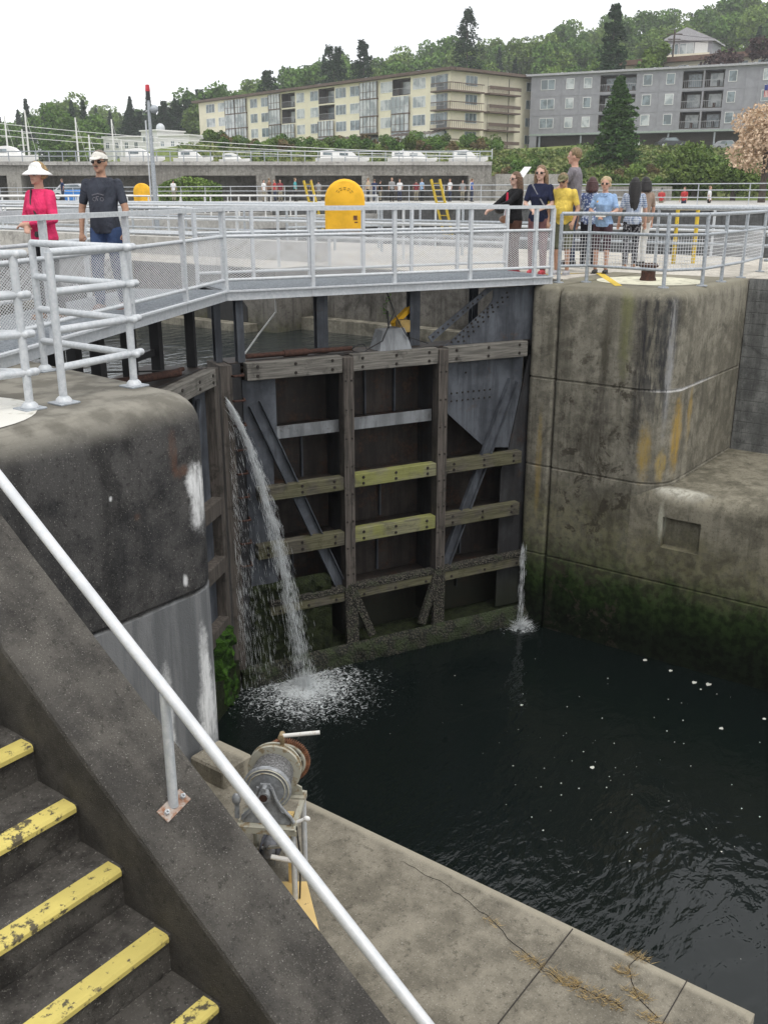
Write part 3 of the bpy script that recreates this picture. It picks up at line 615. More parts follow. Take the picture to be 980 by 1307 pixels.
def footbridge(label, a, b, width, tf, tr):
    t = thing('footbridge', label, 'footbridge', ((a[0] + b[0]) / 2, (a[1] + b[1]) / 2, .12), 0, 'galvanised footbridges on top of the lock gates')
    A = Vector(a); B = Vector(b); d = (B - A).normalized(); n = Vector((-d.y, d.x)); n = n if n.y > 0 else -n
    w_ = n * width
    mb = MB(); mb.prism([tuple(A), tuple(B), tuple(B + w_), tuple(A + w_)] if (B - A).cross(w_) > 0 else [tuple(A + w_), tuple(B + w_), tuple(B), tuple(A)], .085, .115); mb.build('deck', plain('grating_deck', (.36, .37, .38), .7, .2, .25, 50), t, True)
    mb = MB()
    k = 0.0; L = (B - A).length
    while k < L: 
        p = A + d * k; mb.bar((p.x, p.y, .121), (p.x + w_.x, p.y + w_.y, .121), .012, .012); k += .06
    mb.build('grating_bars', M['galv_dull'], t, True)
    f = -n * .012
    mb = MB(); mb.bar((A.x + f.x, A.y + f.y, .045), (B.x + f.x, B.y + f.y, .055), .02, .11); mb.bar((A.x + f.x * 3, A.y + f.y * 3, .11), (B.x + f.x * 3, B.y + f.y * 3, .11), .055, .02); mb.build('edge_beam', M['galv'], t, True)
    mb = MB(); g = w_ * 1.01; mb.bar((A.x + g.x, A.y + g.y, .03), (B.x + g.x, B.y + g.y, .03), .02, .18)
    for k in range(int(L / .9) + 1): p = A + d * (k * .9 + .1); mb.bar((p.x, p.y, .03), (p.x + w_.x, p.y + w_.y, .03), .05, .1)
    mb.build('cross_beam', M['steel_dark'], t, True)
    railing(t, (a, b), tf, .12, (1.0, .67, .13), mesh=(.14, .66, .05, .0044))
    ra = A + w_; rb = B + w_
    railing(t, (tuple(ra), tuple(rb)), tr, .12, (1.0, .67, .13), mesh=(.14, .66, .05, .0038), pw=.05)
    return t
footbridge('walkway with mesh railings running from the gate meeting point to the far pier', MM, (13.62, 7.05), 1.25, [0, .235, .475, .715, .935, .995], [0, .16, .33, .50, .66, .82, 1])
footbridge('walkway with mesh railings carrying the strolling couple, on the left', (MM[0] - .03, MM[1]), (3.0, 6.35), 1.3, [0, .20, .42, .66, .88, 1], [.0, .17, .33, .5, .66, .83, 1])

# ------------------------------------------------------------------ railing of the far pier
t = thing('pier_railing', 'grey railing with square wire mesh around the edge of the far pier', 'railing', (14, 5.3, 0))
pts = [(13.85, 7.05), (14.2, 6.75), (13.98, 5.42), (14.62, 5.08), (16.5, 5.10), (18.0, 5.25)]
for i, (a, b) in enumerate(zip(pts[:-1], pts[1:])):
    A = Vector((*a, 0)); B = Vector((*b, 0))
    for z, r in ((1.02, .028), (.74, .022), (.25, .022)):
        mb = MB(); mb.tube([(a[0], a[1], z), (b[0], b[1], z)], r, 12); mb.build('rail', M['galv_dull'], t, True, True)
    mb = MB(); wires(mb, A, B, .27, .73, .05, .0065, 1, True); mb.build('mesh_panel', M['mesh'], t, True)
for x, y in pts[:] + [(15.5, 5.09)]:
    mb = MB(); mb.tube([(x, y, .0), (x, y, 1.02)], .028, 12); mb.tube([(x, y, .0), (x, y, .015)], .08, 12); mb.build('post', M['galv_dull'], t, True, True)
t = thing('wall_railing', 'grey railing along the top of the retaining wall at the right edge', 'railing', (17.2, 3, 0))
for z in (1.02, .62, .2):
    MB().tube([(18, 5.2, z), (18.0, -20, z)], .026, 10).build('rail', M['galv_dull'], t, True, True)
for k in range(12): MB().tube([(18, 5.0 - k * 2, 0), (18, 5.0 - k * 2, 1.02)], .026, 10).build('post', M['galv_dull'], t, True, True)

# ------------------------------------------------------------------ the gate leaves
def bolts(pts, y, r=.022, h=.02):
    mb = MB()
    for x, z in pts: mb.tube([(x, y, z), (x, y + h, z)], [r, r * .8], 8)
    return mb
H_, Mi = Vector((13.75, 7.15)), Vector((8.88, 9.45)); LL = (Mi - H_).length
GR = thing('lock_gate', 'riveted steel lock gate leaf with timber fenders facing the viewer', 'lock gate', (H_.x, H_.y, 0), math.atan2(Mi.y - H_.y, Mi.x - H_.x))
def gp(nm, mat, mb, **k): return mb.build(nm, mat, GR, **k)
gp('web_plate', M['steel_rust'], MB().box(.05, -.56, -5.9, 5.3, -.53, -.86))
for z, m_ in ((-.93, 'steel_dark'), (-1.88, 'steel_peel'), (-2.72, 'steel_rust'), (-3.57, 'steel_rust'), (-4.47, 'steel_dark')):
    mb = MB(); mb.box(.1, -.53, z - .02, 5.02, -.09, z + .02); g = gp('girder', M['steel_rust'], mb)
    mb = MB()
    x0 = 2.03 if z == -1.88 else .5
    mb.box(x0, -.09, z - .09, 4.6 if z == -1.88 else 4.9, -.075, z + .09); mb.build('flange', M[m_], g)
def post_part(nm, m_, *b): gp(nm, M[m_], MB().box(*b))
for x in (1.95, 3.51): post_part('frame_post', 'steel_dark', x - .06, -.53, -5.2, x + .06, -.076, -.95)
for x, z0, z1 in ((2.95, -1.86, -.96), (2.45, -1.86, -.96), (2.7, -3.5, -2.76), (2.75, -4.4, -3.6), (1.2, -4.4, -3.6), (4.2, -4.4, -3.6), (4.0, -2.7, -1.95), (1.25, -5.0, -4.5)): post_part('web_stiffener', 'steel', x - .012, -.53, z0, x + .012, -.47, z1)
gp('side_plate', M['steel'], MB().plate([(4.55, -1.09), (5.03, -1.09), (5.03, -5.3), (4.62, -5.3), (4.62, -2.0), (4.55, -2.0)], -.06, -.04))
gp('side_plate', M['steel_dark'], MB().plate([(.08, -1.09), (.30, -1.09), (.62, -2.6), (.75, -2.9), (.75, -5.3), (.08, -5.3)], -.05, -.03))
gs = gp('gusset_plate', M['steel'], MB().plate([(.40, -1.085), (1.88, -1.085), (1.88, -1.78), (1.06, -2.5), (.40, -2.58)], -.07, -.05))
bolts([(x, -1.0 - .0 * x + z) for z in (-.58, -.70) for x in [1.0 + k * .1 for k in range(9)]] + [(1.45, -1.28)] + [(1.82, -1.15 - k * .1) for k in range(6)], -.05, .016, .012).build('rivets', M['bolt'], gs)
mp_ = gp('truss_plate', M['steel'], MB().plate([(.20, -.04), (.20, -.85), (1.84, -.85), (1.74, -.79), (1.12, -.34), (1.02, -.24), (1.0, -.18), (1.0, -.04)], -.07, -.05))
rv = [(1.72 - k * .07, -.80 + k * .051) for k in range(11)] + [(1.60 - k * .085, -.80 + k * .068) for k in range(11)] + [(1.50 - k * .085, -.80 + k * .068) for k in range(10)]
bolts([q for q in rv if q[1] < -.07], -.05, .018, .012).build('rivets', M['bolt'], mp_)
up = gp('truss_strut', M['steel'], MB().plate([(2.06, -.78), (2.12, -.70), (1.12, -.04), (.96, -.04), (1.12, -.13)][::-1], -.07, -.05))
bolts([(2.04 - k * .085, -.70 + k * .056) for k in range(11)], -.05, .017, .012).build('rivets', M['bolt'], up)
gp('quoin_post', M['steel_dark'], MB().box(-.14, -.5, -5.9, .06, .0, -.04)); gp('mitre_post', M['timber_vert'], MB().box(5.2, -.5, -5.9, 5.36, .06, -.86))
gp('mitre_channel', M['steel_dark'], MB().box(5.05, -.4, -5.9, 5.18, -.02, -.86))
for k in range(9): gp('rung', M['rust_dark'], MB().tube([(5.22, .0, -1.0 - k * .34), (5.19, .1, -1.0 - k * .34), (5.05, .1, -1.0 - k * .34), (5.02, -.03, -1.0 - k * .34)], .016, 8), smooth=True)
def chan(nm, a, b):
    A = Vector((a[0], -.03, a[1])); B = Vector((b[0], -.03, b[1])); d = (B - A).normalized(); s_ = d.cross(Vector((0, 1, 0))).normalized()
    mb = MB(); mb.bar(A, B, .17, .02, (0, 1, 0)); 
    for q in (-.08, .08): mb.bar(A + s_ * q + Vector((0, .035, 0)), B + s_ * q + Vector((0, .035, 0)), .014, .07, (0, 1, 0))
    gp(nm, M['steel'], mb)
chan('diagonal_brace', (4.88, -1.42), (3.62, -4.36)); chan('diagonal_brace', (.6, -1.46), (1.80, -4.36))
random.seed(3)
TB = [(-1.08, -.845, 'timber_grey', [(.43, 1.865), (2.035, 3.425), (3.595, 5.0)]), (-2.80, -2.60, None, [(.45, 1.865), (2.035, 3.425), (3.595, 4.9)]),
      (-3.66, -3.45, None, [(.45, 1.865), (2.035, 3.425), (3.595, 4.95)]), (-4.57, -4.35, None, [(.3, 1.865), (2.035, 3.425), (3.595, 4.8)])]
for r_i, (z0, z1, m_, sp) in enumerate(TB):
    for i, (x0, x1) in enumerate(sp):
        mat_ = m_ or (['timber_dim', 'timber_green', 'timber_dim'][i] if r_i in (1, 2) else 'barnacle')
        lab = {'timber_green': 'timber fender covered in yellow green algae', 'barnacle': 'low timber fender crusted with barnacles'}.get(mat_)
        q = random.uniform(-.01, .01)
        if mat_ == 'barnacle':
            o = gp('fender_timber', M['timber_dim'], MB().box(x0, -.05, z0 + q, x1, .10, z1 - .07, .006)); c_ = MB().box(x0, -.03, z1 - .068, x1, .115, z1 + .01, .008); c_.build('barnacle_strip', M['barnacle'], o)
        else: o = gp('fender_timber', M[mat_], MB().box(x0, -.05, z0 + q, x1, .10, z1 + q, .006))
        if lab: o['label'] = lab
        n = 3; bolts([(x0 + .15 + (x1 - x0 - .3) * k / (n - 1), z) for k in range(n) for z in ((z0 + .055, z1 - .055))], .10, .024, .012).build('bolts', M['bolt'], o)
for x in (1.95, 3.51):
    o = gp('upright_timber', M['timber_vert'], MB().box(x - .08, -.05, -4.9, x + .08, .125, -.87, .006))
    bolts([(x + s_, -1.2 - k * .42) for k in range(9) for s_ in (-.045, .045)], .125, .017, .01).build('bolts', M['bolt'], o)
for x, sg in ((3.51, 1), (1.95, -1)):
    mb = MB(); mb.bar((x, .1, -4.35), (x - sg * .02, .12, -5.28), .2, .06, (0, 1, 0)); mb.bar((x, .1, -4.3), (x - sg * .34, .15, -5.2), .12, .07, (0, 1, 0)); gp('lower_strut', M['barnacle'], mb)
def lumpy(x0, y0, z0, x1, y1, z1, amp=.05, st=.09, seed=0):
    rnd = random.Random(seed); nx, nz_ = max(2, int((x1 - x0) / st)), max(2, int((z1 - z0) / st)); mb = MB(); g = []
    for j in range(nz_ + 1):
        for i in range(nx + 1):
            e = 0 if i in (0, nx) or j in (0, nz_) else 1
            g.append((x0 + (x1 - x0) * i / nx, y1 * e + y0 * (1 - e) + e * rnd.uniform(-amp, amp), z0 + (z1 - z0) * j / nz_ + e * rnd.uniform(-.03, .03)))
    f = [(j * (nx + 1) + i, j * (nx + 1) + i + 1, (j + 1) * (nx + 1) + i + 1, (j + 1) * (nx + 1) + i) for j in range(nz_) for i in range(nx)]
    return mb.add(g, f)
gp('bottom_sill', M['moss_dark'], MB().box(.05, -.4, -6.2, 5.3, .16, -5.34)); gp('growth', M['barnacle_dark'], lumpy(.05, .15, -5.7, 5.2, .21, -5.26, .035, .08, 2), smooth=True)
gp('moss', M['moss_dark'], lumpy(3.75, -.05, -5.7, 5.1, .06, -4.1, .04, .07, 5), smooth=True)
# uprights that carry the footbridge, machinery on top
for x, y, w_ in ((3.71, -.35, .17), (2.21, -.35, .17), (5.02, -.1, .10), (5.28, -.25, .09), (.8, -.9, .1)):
    mb = MB(); mb.box(x - w_ / 2, y - .06, -.85, x + w_ / 2, y - .048, .0); mb.box(x - w_ / 2, y + .048, -.85, x + w_ / 2, y + .06, .0); mb.box(x - .006, y - .048, -.85, x + .006, y + .048, .0); gp('bridge_column', M['steel'], mb)
gp('top_plate', M['steel_rust'], MB().box(.3, -.53, -.86, 5.2, -.05, -.848))
gp('actuator_rod', M['rust_dark'], MB().tube([(3.3, -.2, -.80), (4.9, -.2, -.80)], .035, 10).tube([(4.0, -.2, -.80), (4.35, -.2, -.80)], .05, 10), smooth=True)
mb = MB(); mb.rings([[(2.95, -.33, -.85), (2.42, -.33, -.85), (2.42, .0, -.85), (2.95, .0, -.85)], [(2.88, -.28, -.56), (2.52, -.28, -.54), (2.52, -.05, -.54), (2.88, -.05, -.56)]]); gp('valve_box', M['steel_peel'], mb)
gp('lever', M['yellow'], MB().bar((2.58, -.3, -.52), (2.20, -.42, -.28), .08, .07)); gp('lever_bracket', plain('ochre_bracket', (.35, .24, .08), .8), MB().box(2.40, -.25, -.62, 2.56, -.1, -.44, .01))
mb = MB(); mb.tube([(3.2 + .12 * math.cos(a * .6), -.15 + .05 * math.sin(a * 1.1), -.8 + .06 * math.sin(a * .6)) for a in range(12)], .009, 6); mb.tube([(3.1, -.1, -.82), (2.9, -.02, -.7), (2.72, 0, -.3), (2.70, -.3, .0)], .01, 6); mb.tube([(2.7, 0, -.35), (2.5, .0, -.66), (2.1, -.1, -.8)], .008, 6)
gp('cable', M['black'], mb, smooth=True); gp('hose', M['white'], MB().tube([(4.05, -1.2, -.1), (4.05, -1.2, -.35), (4.4, -1.0, -.62), (4.75, -.6, -.80), (4.95, -.3, -.84)], .013, 8), smooth=True)
gp('rod', M['black_steel'], MB().tube([(2.70, -.2, -.56), (2.72, -.2, -.3)], .014, 8))
t = thing('weed', 'small leafy green weed growing from the top of the gate', 'plant', tuple(GR.matrix_basis @ Vector((2.74, -.2, -.42))))
mb = MB(); st_ = MB(); random.seed(11)
for k in range(8):
    a = k * .8; b = Vector((0, 0, .04 * k)); e = b + Vector((.05 * math.cos(a), .05 * math.sin(a), .05)); st_.tube([b, e], .003, 4)
    for q in range(5):
        c_ = e + Vector((random.uniform(-.03, .03), random.uniform(-.03, .03), random.uniform(-.02, .03))); u_ = Vector((random.uniform(-1, 1), random.uniform(-1, 1), random.uniform(-.4, .4))).normalized() * .022; v_ = Vector((random.uniform(-1, 1), random.uniform(-1, 1), random.uniform(-1, 1))).normalized() * .014
        mb.add([c_ - u_, c_ + v_, c_ + u_, c_ - v_], [(0, 1, 2, 3)])
st_.tube([(0, 0, 0), (0, 0, .32)], .004, 5)
st_.build('stem', M['moss'], t); mb.build('leaves', plain('weed_leaf', (.12, .27, .04), .7), t)
# left leaf
GL = thing('lock_gate', 'dark steel lock gate leaf seen edge on behind the near pier', 'lock gate', (8.80, 9.42, 0), math.atan2(-.4267, -.9036))
def gq(nm, mat, mb, **k): return mb.build(nm, mat, GL, **k)
gq('web_plate', M['steel_rust'], MB().box(.05, -.56, -5.9, 5.3, -.53, -.86)); gq('mitre_post', M['timber_vert'], MB().box(.02, -.5, -5.9, .17, .06, -.86))
for z in (-.93, -1.88, -2.72, -3.57, -4.47): gq('girder', M['steel_dark'], MB().box(.2, -.53, z - .02, 5.2, -.09, z + .02).box(.2, -.09, z - .09, 5.2, -.075, z + .09))
for x, w_ in ((.42, .18), (1.0, .1), (2.0, .1), (3.5, .1)): gq('side_plate', M['steel'], MB().box(x - w_, -.075, -5.3, x + w_, -.05, -.95))
for z in (-.96, -2.7, -3.55, -4.46): gq('fender_timber', M['timber_grey'] if z > -1 else M['timber_vert'], MB().box(.2, -.05, z - .11, 4.9, .10, z + .11, .006))
gq('diagonal_brace', M['steel'], MB().bar((.5, .0, -1.2), (1.6, .0, -4.3), .16, .05, (0, 1, 0))); bo = gq('bolts', M['bolt'], bolts([(x, z) for x in (.3, .75, 1.3, 1.9) for z in (-.92, -1.01)], .10, .024, .012))
gq('top_plate', M['steel_rust'], MB().box(.1, -.9, -.875, 5.2, -.05, -.848)); gq('bottom_sill', M['moss_dark'], MB().box(.05, -.4, -6.2, 5.3, .16, -5.1))
for x, y, w_ in ((.12, -.25, .07), (.62, -.5, .12), (1.18, -.6, .18), (2.05, -.55, .14), (1.85, -.95, .14), (3.0, -.5, .14)): gq('bridge_column', M['black_steel'], MB().box(x - w_ / 2, y - .06, -.85, x + w_ / 2, y + .06, .0))
gq('cross_brace', M['black_steel'], MB().box(.62, -.56, -.62, 1.18, -.5, -.54)); gq('actuator_rod', M['rust_dark'], MB().tube([(.9, -.1, -.78), (1.5, -.3, -.76), (2.2, -.4, -.70)], .05, 10).tube([(.55, -.2, -.80), (1.3, -.25, -.78)], .03, 8), smooth=True)
gq('cable', M['black'], MB().tube([(.7, -.3, -.8), (1.5, -.8, -.7), (2.6, -.9, -.75)], .012, 6))
gq('moss', M['moss'], lumpy(.16, .06, -5.75, .75, .17, -4.45, .05, .06, 9), smooth=True)

# ------------------------------------------------------------------ leaking water
def jet(label, gen, n, seed, smat):
    rnd = random.Random(seed); t = MB()
    for k in range(n):
        p, v = gen(rnd)
        while noise.noise(p * 7) + .8 * noise.noise(p * 19) < rnd.uniform(-.55, .35): p, v = gen(rnd)
        l = rnd.uniform(.04, .22); w_ = rnd.uniform(.0006, .0012) + .0016 * rnd.random() ** 3; d = v.normalized()
        x = d.cross(Vector((1, .3, 0))).normalized() * w_; y = d.cross(x).normalized() * w_
        b = [p - d * l / 2, p + x, p + y - x * .5, p - y - x * .5, p + d * l / 2]
        t.add(b, [(0, 1, 2), (0, 2, 3), (0, 3, 1), (4, 2, 1), (4, 3, 2), (4, 1, 3)])
    return t
s = SH('falling_water'); M['fall'] = s.fin((.82, .86, .88), .3, 0, Specular_IOR_Level=.6, Transmission_Weight=.35)
D1 = Vector((.62, -.80, 0)).normalized()
def g1(r):
    main = r.random() < .86
    if main: z0 = -1.30 - abs(r.gauss(0, .07)); sp = 1.22 * (1 + r.gauss(0, .075))
    else: z0 = -1.35 - r.random() * 3.2; sp = 1.1 * r.random() ** .75 * (1 - .12 * abs(z0 + 1.3))
    v0 = 1.7; T = (-v0 + math.sqrt(v0 * v0 + 19.62 * (z0 - WZ))) / 9.81; tt = T * (r.random() ** .8); spr = .008 + (.062 if main else .10) * tt / T
    side = Vector((D1.y, -D1.x, 0)) * r.gauss(0, spr * 1.2)
    p = Vector((8.93, 9.33, z0)) + D1 * (sp * tt) + side + Vector((r.gauss(0, spr * .5), 0, -v0 * tt - 4.905 * tt * tt))
    return p, D1 * sp + Vector((0, 0, -9.81 * tt - v0))
mb = jet('', g1, 6200, 2, None)
def g1b(r):
    a = r.uniform(0, 6.28); d = abs(r.gauss(0, .33)); h = abs(r.gauss(0, .09)) * max(.2, 1 - d)
    return Vector((9.50 + d * math.cos(a), 8.58 + d * math.sin(a), WZ + h)), Vector((math.cos(a) * .5, math.sin(a) * .5, r.uniform(-.5, 1)))
mb2 = jet('', g1b, 1500, 5, None); mb.add(mb2.v, mb2.f)
tag(mb.build('waterfall', M['fall']), 'tall white stream of water spraying from the gate seam and splashing below', 'waterfall')
def g2(r):
    z0 = -4.15 - abs(r.gauss(0, .05)); T = math.sqrt(2 * (z0 - WZ) / 9.81); tt = T * r.random() ** .7
    p = Vector((13.25, 7.12, z0)) + Vector((-.08, -.06, 0)) * tt + Vector((r.gauss(0, .022 + .03 * tt), r.gauss(0, .02), -4.905 * tt * tt)); return p, Vector((0, 0, -1))
mb = jet('', g2, 520, 3, None)
def g2b(r):
    a = r.uniform(0, 6.28); d = abs(r.gauss(0, .13)); return Vector((13.2 + d * math.cos(a), 7.07 + d * math.sin(a), WZ + abs(r.gauss(0, .06)))), Vector((math.cos(a), math.sin(a), .7))
mb2 = jet('', g2b, 700, 6, None); mb.add(mb2.v, mb2.f)
tag(mb.build('waterfall', M['fall']), 'thin trickle of leaking water falling beside the far pier', 'waterfall')
# foam flecks drifting on the lower water
random.seed(21); mb = MB()
fl_ = [(13.3, 4.92, .04), (13.2, 4.47, .035), (13.05, 4.05, .045), (13.12, 3.86, .05), (12.9, 3.9, .02), (11.99, 3.29, .035), (10.07, 4.28, .035), (10.92, 5.77, .025), (12.6, 2.9, .03)]
for k in range(80):
    x = random.gauss(10.2, 1.3); y = random.gauss(4.2, 1.3)
    if 4.7 < x < 13.2: fl_.append((x, y, random.uniform(.004, .013)))
for x, y, r in fl_:
    n = 8; mb.add([(x + r * (1 + .35 * math.sin(k * 2.3 + x * 9)) * math.cos(6.2832 * k / n), y + r * .8 * math.sin(6.2832 * k / n), WZ + .006) for k in range(n)], [tuple(range(n))])
tag(mb.build('foam_flecks', plain('foam', (.62, .62, .56), .8, 0, .2)), 'scattered pale flecks of foam floating on the dark water', 'foam', kind='stuff')
# ------------------------------------------------------------------ far setting, placed by distance ahead of the viewer
def B(px_, Y): return ((px_ - 490) / 1299 * Y, Y)
def BZ(py_, Y):
    v = (py_ - 653.5) / 1234; return 1.31 - (.3129 + .9498 * v) / (.9498 - .3129 * v) * Y
def ctag(o, l, c, g=None): return tag(o, l, c, g)
cam_t = math.atan2(.601, .799)                                   # world angle of the forward direction
RZ = cam_t - math.pi / 2                                         # local x = viewer's right, local y = forward
def cthing(name, label, cat, x, y, z, rz=0, group=None):
    p = CW(x, y, z); return thing(name, label, cat, p, RZ + rz, group)
# far lock wall and bank (along the lock direction)
t = thing('lock_wall', 'grey far wall of the large lock with yellow ladders on it', 'wall', (50, 30, 0)); MB().box(50, -60, -4, 51.2, 140, .62).build('wall_block', M['far_wall'], t, True)
MB().box(49.95, -60, .5, 51.25, 140, .72).build('coping', M['pale'], t, True)
tag(MB().box(51.25, -60, -3, 110, 190, .70).build('far_bank', M['pale']), kind='structure')
def longrail(label, x0, y0, x1, y1, z, n, mat, hs=(1.05, .55), r=.035, mesh=False):
    t = thing('railing', label, 'railing', ((x0 + x1) / 2, (y0 + y1) / 2, z)); a = Vector((x0, y0, 0)); b = Vector((x1, y1, 0))
    for h in hs: MB().tube([(x0, y0, z + h), (x1, y1, z + h)], r, 6).build('rail', mat, t, True)
    for k in range(n): p = a + (b - a) * (k / (n - 1)); MB().tube([(p.x, p.y, z - .02), (p.x, p.y, z + hs[0])], r * .9, 6).build('post', mat, t, True)
    return t
G_ = M['galv']
longrail('white double rail on top of the far lock wall behind which people stand', 50.3, -20, 50.3, 130, .72, 60, M['galv'], (1.05, .75, .4), .03)
longrail('rail along the terrace edge above the large lock', 21.7, 5, 21.7, 75, -.003, 30, G_, (1.05, .55))
longrail('grey rail along the upper chamber beyond the footbridges', 13.75, 12.8, 13.75, 70, -.02, 26, G_, (1.05, .55))
longrail('second grey rail standing a few metres behind the chamber rail', 16.9, 9.8, 16.9, 70, -.003, 26, G_, (1.05, .72, .4))
longrail('low rail across the terrace behind the standing visitors', 18.9, 5.3, 18.9, 30, -.003, 12, M['galv_dull'], (1.05, .72, .4))
longrail('low pipe rail crossing the terrace towards the large lock', 17.5, 16, 21.5, 15, -.003, 4, M['galv_dull'], (1.05, .55))
# gates of the large lock seen as low decks with rails
for i, (y, lb) in enumerate(((38, 'nearer long deck with white rails spanning the large lock'), (47, 'middle long deck with white rails spanning the large lock'), (60, 'farthest long deck with white rails spanning the large lock'))):
    t = thing('gate_walkway', lb, 'walkway', (36, y, 0)); MB().box(22, y, -.5, 50, y + 1.6, .12).build('deck', M['pale'], t, True)
    for z in (1.2, .7): MB().tube([(22, y + .1, z), (50, y + .1, z)], .045, 6).build('rail', M['white'], t, True); MB().tube([(22, y + 1.5, z), (50, y + 1.5, z)], .045, 6).build('rail', M['white'], t, True)
    for k in range(15): MB().tube([(22 + 2 * k, y + .1, .1), (22 + 2 * k, y + .1, 1.2)], .04, 6).build('post', M['white'], t, True)
t = thing('curb_wall', 'low pale concrete curb between the chamber and the terrace on the left', 'wall', (15.3, 24, 0)); MB().box(15.1, 13, 0, 15.5, 60, .38).build('wall_block', M['pale'], t, True)
# yellow ladders on the far wall
for px_, lb in ((402, 'left yellow ladder hanging on the far lock wall behind the yellow hood'), (566, 'right yellow ladder hanging on the far lock wall')):
    p = None
    for _ in range(1):
        u_ = (px_ - 490) / 1299; Y = 49.9 / (.601 * u_ + .799); p = CW(u_ * Y, Y, 0)
    t = thing('ladder', lb, 'ladder', (49.8, p.y, -1.2), 0, 'yellow ladders on the far lock wall')
    for dy in (-.3, .3): MB().bar((0, dy * 1.0 - .5, 0), (-.05, dy + .5, 3.3), .1, .12).build('side_rail', M['yellow_line'], t)
    for k in range(9): MB().bar((-.02, -.8 + k * .12 + .0, .2 + k * .36), (-.02, -.2 + k * .12, .2 + k * .36), .05, .05).build('rung', M['yellow_line'], t)
# yellow hood on its post
def hood(label, x, y, z, s_, group):
    t = cthing('yellow_hood', label, 'cover', x, y, z, 0, group); w_, h = .37 * s_, .95 * s_; pr = []
    for k in range(13): a = math.pi * k / 12; pr.append((w_ * math.cos(a), h - w_ + w_ * math.sin(a)))
    pr = [(w_, 0)] + pr + [(-w_, 0)]
    def off(q): return [(a * (1 - q), b * (1 - q * .6) + q * .2 * s_) for a, b in pr]
    mb = MB(); d = .17 * s_
    mb.rings([[(a, yy, b) for a, b in off(q)] for yy, q in ((-d, .12), (-d * .85, .04), (-d * .6, 0), (d * .6, 0), (d * .85, .04), (d, .12))]); mb.build('shell', M['yellow'], t, smooth=True)
    MB().box(-w_ * .9, -.05, -z - .0, -w_ * .75, .05, 0).box(w_ * .75, -.05, -z, w_ * .9, .05, 0).build('support', M['galv'], t)
    return t
h0 = hood('large bright yellow arched hood standing behind the footbridge', -.73, 19.0, .62, 1.0, 'yellow arched hoods')
sm = MB()
for r_ in (.17, .13):
    for k in range(5):
        a0 = math.pi * (.12 + .16 * k); sm.tube([(r_ * math.cos(a0), -.1725, .66 + r_ * .8 * math.sin(a0)), (r_ * math.cos(a0 + .3), -.1725, .66 + r_ * .8 * math.sin(a0 + .3))], .007, 4)
sm.build('faded_lettering', plain('faded_print', (.42, .26, .03), .8), h0)
MB().box(.16, -.175, .22, .235, -.168, .30).box(.18, -.175, .17, .24, -.168, .19).build('red_label', M['rust'], h0)
hood('smaller yellow rounded hood farther away behind the couple', *B(182, 50), .75, 1.1, 'yellow arched hoods')
# lamp mast
t = cthing('lamp_mast', 'tall tapered grey signal mast with a red lamp and a round grey horn', 'mast', *B(198, 38), 0); X = t
zt = BZ(128, 38)
MB().tube([(0, 0, 0), (0, 0, zt * .5), (0, 0, zt)], [.10, .08, .05], 12).build('pole', M['galv_dull'], t, smooth=True); MB().tube([(-.15, 0, .1), (-.15, 0, zt * .85)], .03, 6).build('conduit', M['galv'], t)
MB().ball((.2, -.05, zt - .3), (.15, .15, .15), 12, 8).tube([(0, 0, zt - .3), (.2, 0, zt - .3)], .05, 6).build('horn', M['galv_dull'], t, smooth=True)
MB().tube([(0, 0, zt), (0, 0, zt + .3)], .08, 10).build('lamp_base', M['black_steel'], t); MB().tube([(0, 0, zt + .3), (0, 0, zt + .52)], [.09, .07], 10).build('red_lamp', plain('red_lens', (.55, .02, .04), .3), t)

# viaduct-like bank wall with dark bays
t = cthing('bank_wall', 'long grey concrete wall with dark bays behind the distant visitors', 'wall', -10, 90, .7)
def vx(px_, Y): return B(px_, Y)[0] + 10
Yv = 90; zt, zb_ = BZ(207, Yv), BZ(224, Yv)
MB().box(vx(-120, Yv), 0, zb_ - .7, vx(626, Yv), 7, zt - .7).build('deck_beam', M['viaduct'], t); MB().box(vx(-120, Yv), -.25, zt - .7 - .25, vx(626, Yv), -.0, zt - .7 + .05).build('coping', M['pale'], t)
MB().box(vx(-120, Yv), 4.2, 0, vx(640, Yv), 4.6, zb_ - .7).build('rear_wall', M['viaduct'], t)
for a, b in ((12, 30), (195, 236), (328, 352), (462, 476), (597, 626), (-100, -60)): MB().box(vx(a, Yv), -.1, 0, vx(b, Yv), 4.2, zb_ - .705).build('pier', M['viaduct'], t)
rl = MB().tube([(vx(-120, Yv), .2, zt - .7 + .9), (vx(626, Yv), .2, zt - .7 + .9)], .05, 6).tube([(vx(-120, Yv), .2, zt - .7 + .5), (vx(626, Yv), .2, zt - .7 + .5)], .04, 6)
for k in range(44): rl.tube([(vx(-120 + k * 17, Yv), .2, zt - .75), (vx(-120 + k * 17, Yv), .2, zt + .2)], .05, 5)
rl.build('parapet_rail', M['galv_dull'], t)
t = cthing('side_wall', 'grey concrete block wall ending the bank, right of the dark bays', 'wall', *B(650, 88), .7); MB().box(-1.2, 0, 0, 4.5, 1, BZ(222, 88) - .7).box(4.5, 0, 0, 14, 1, BZ(238, 88) - .7).build('wall_block', M['viaduct'], t)

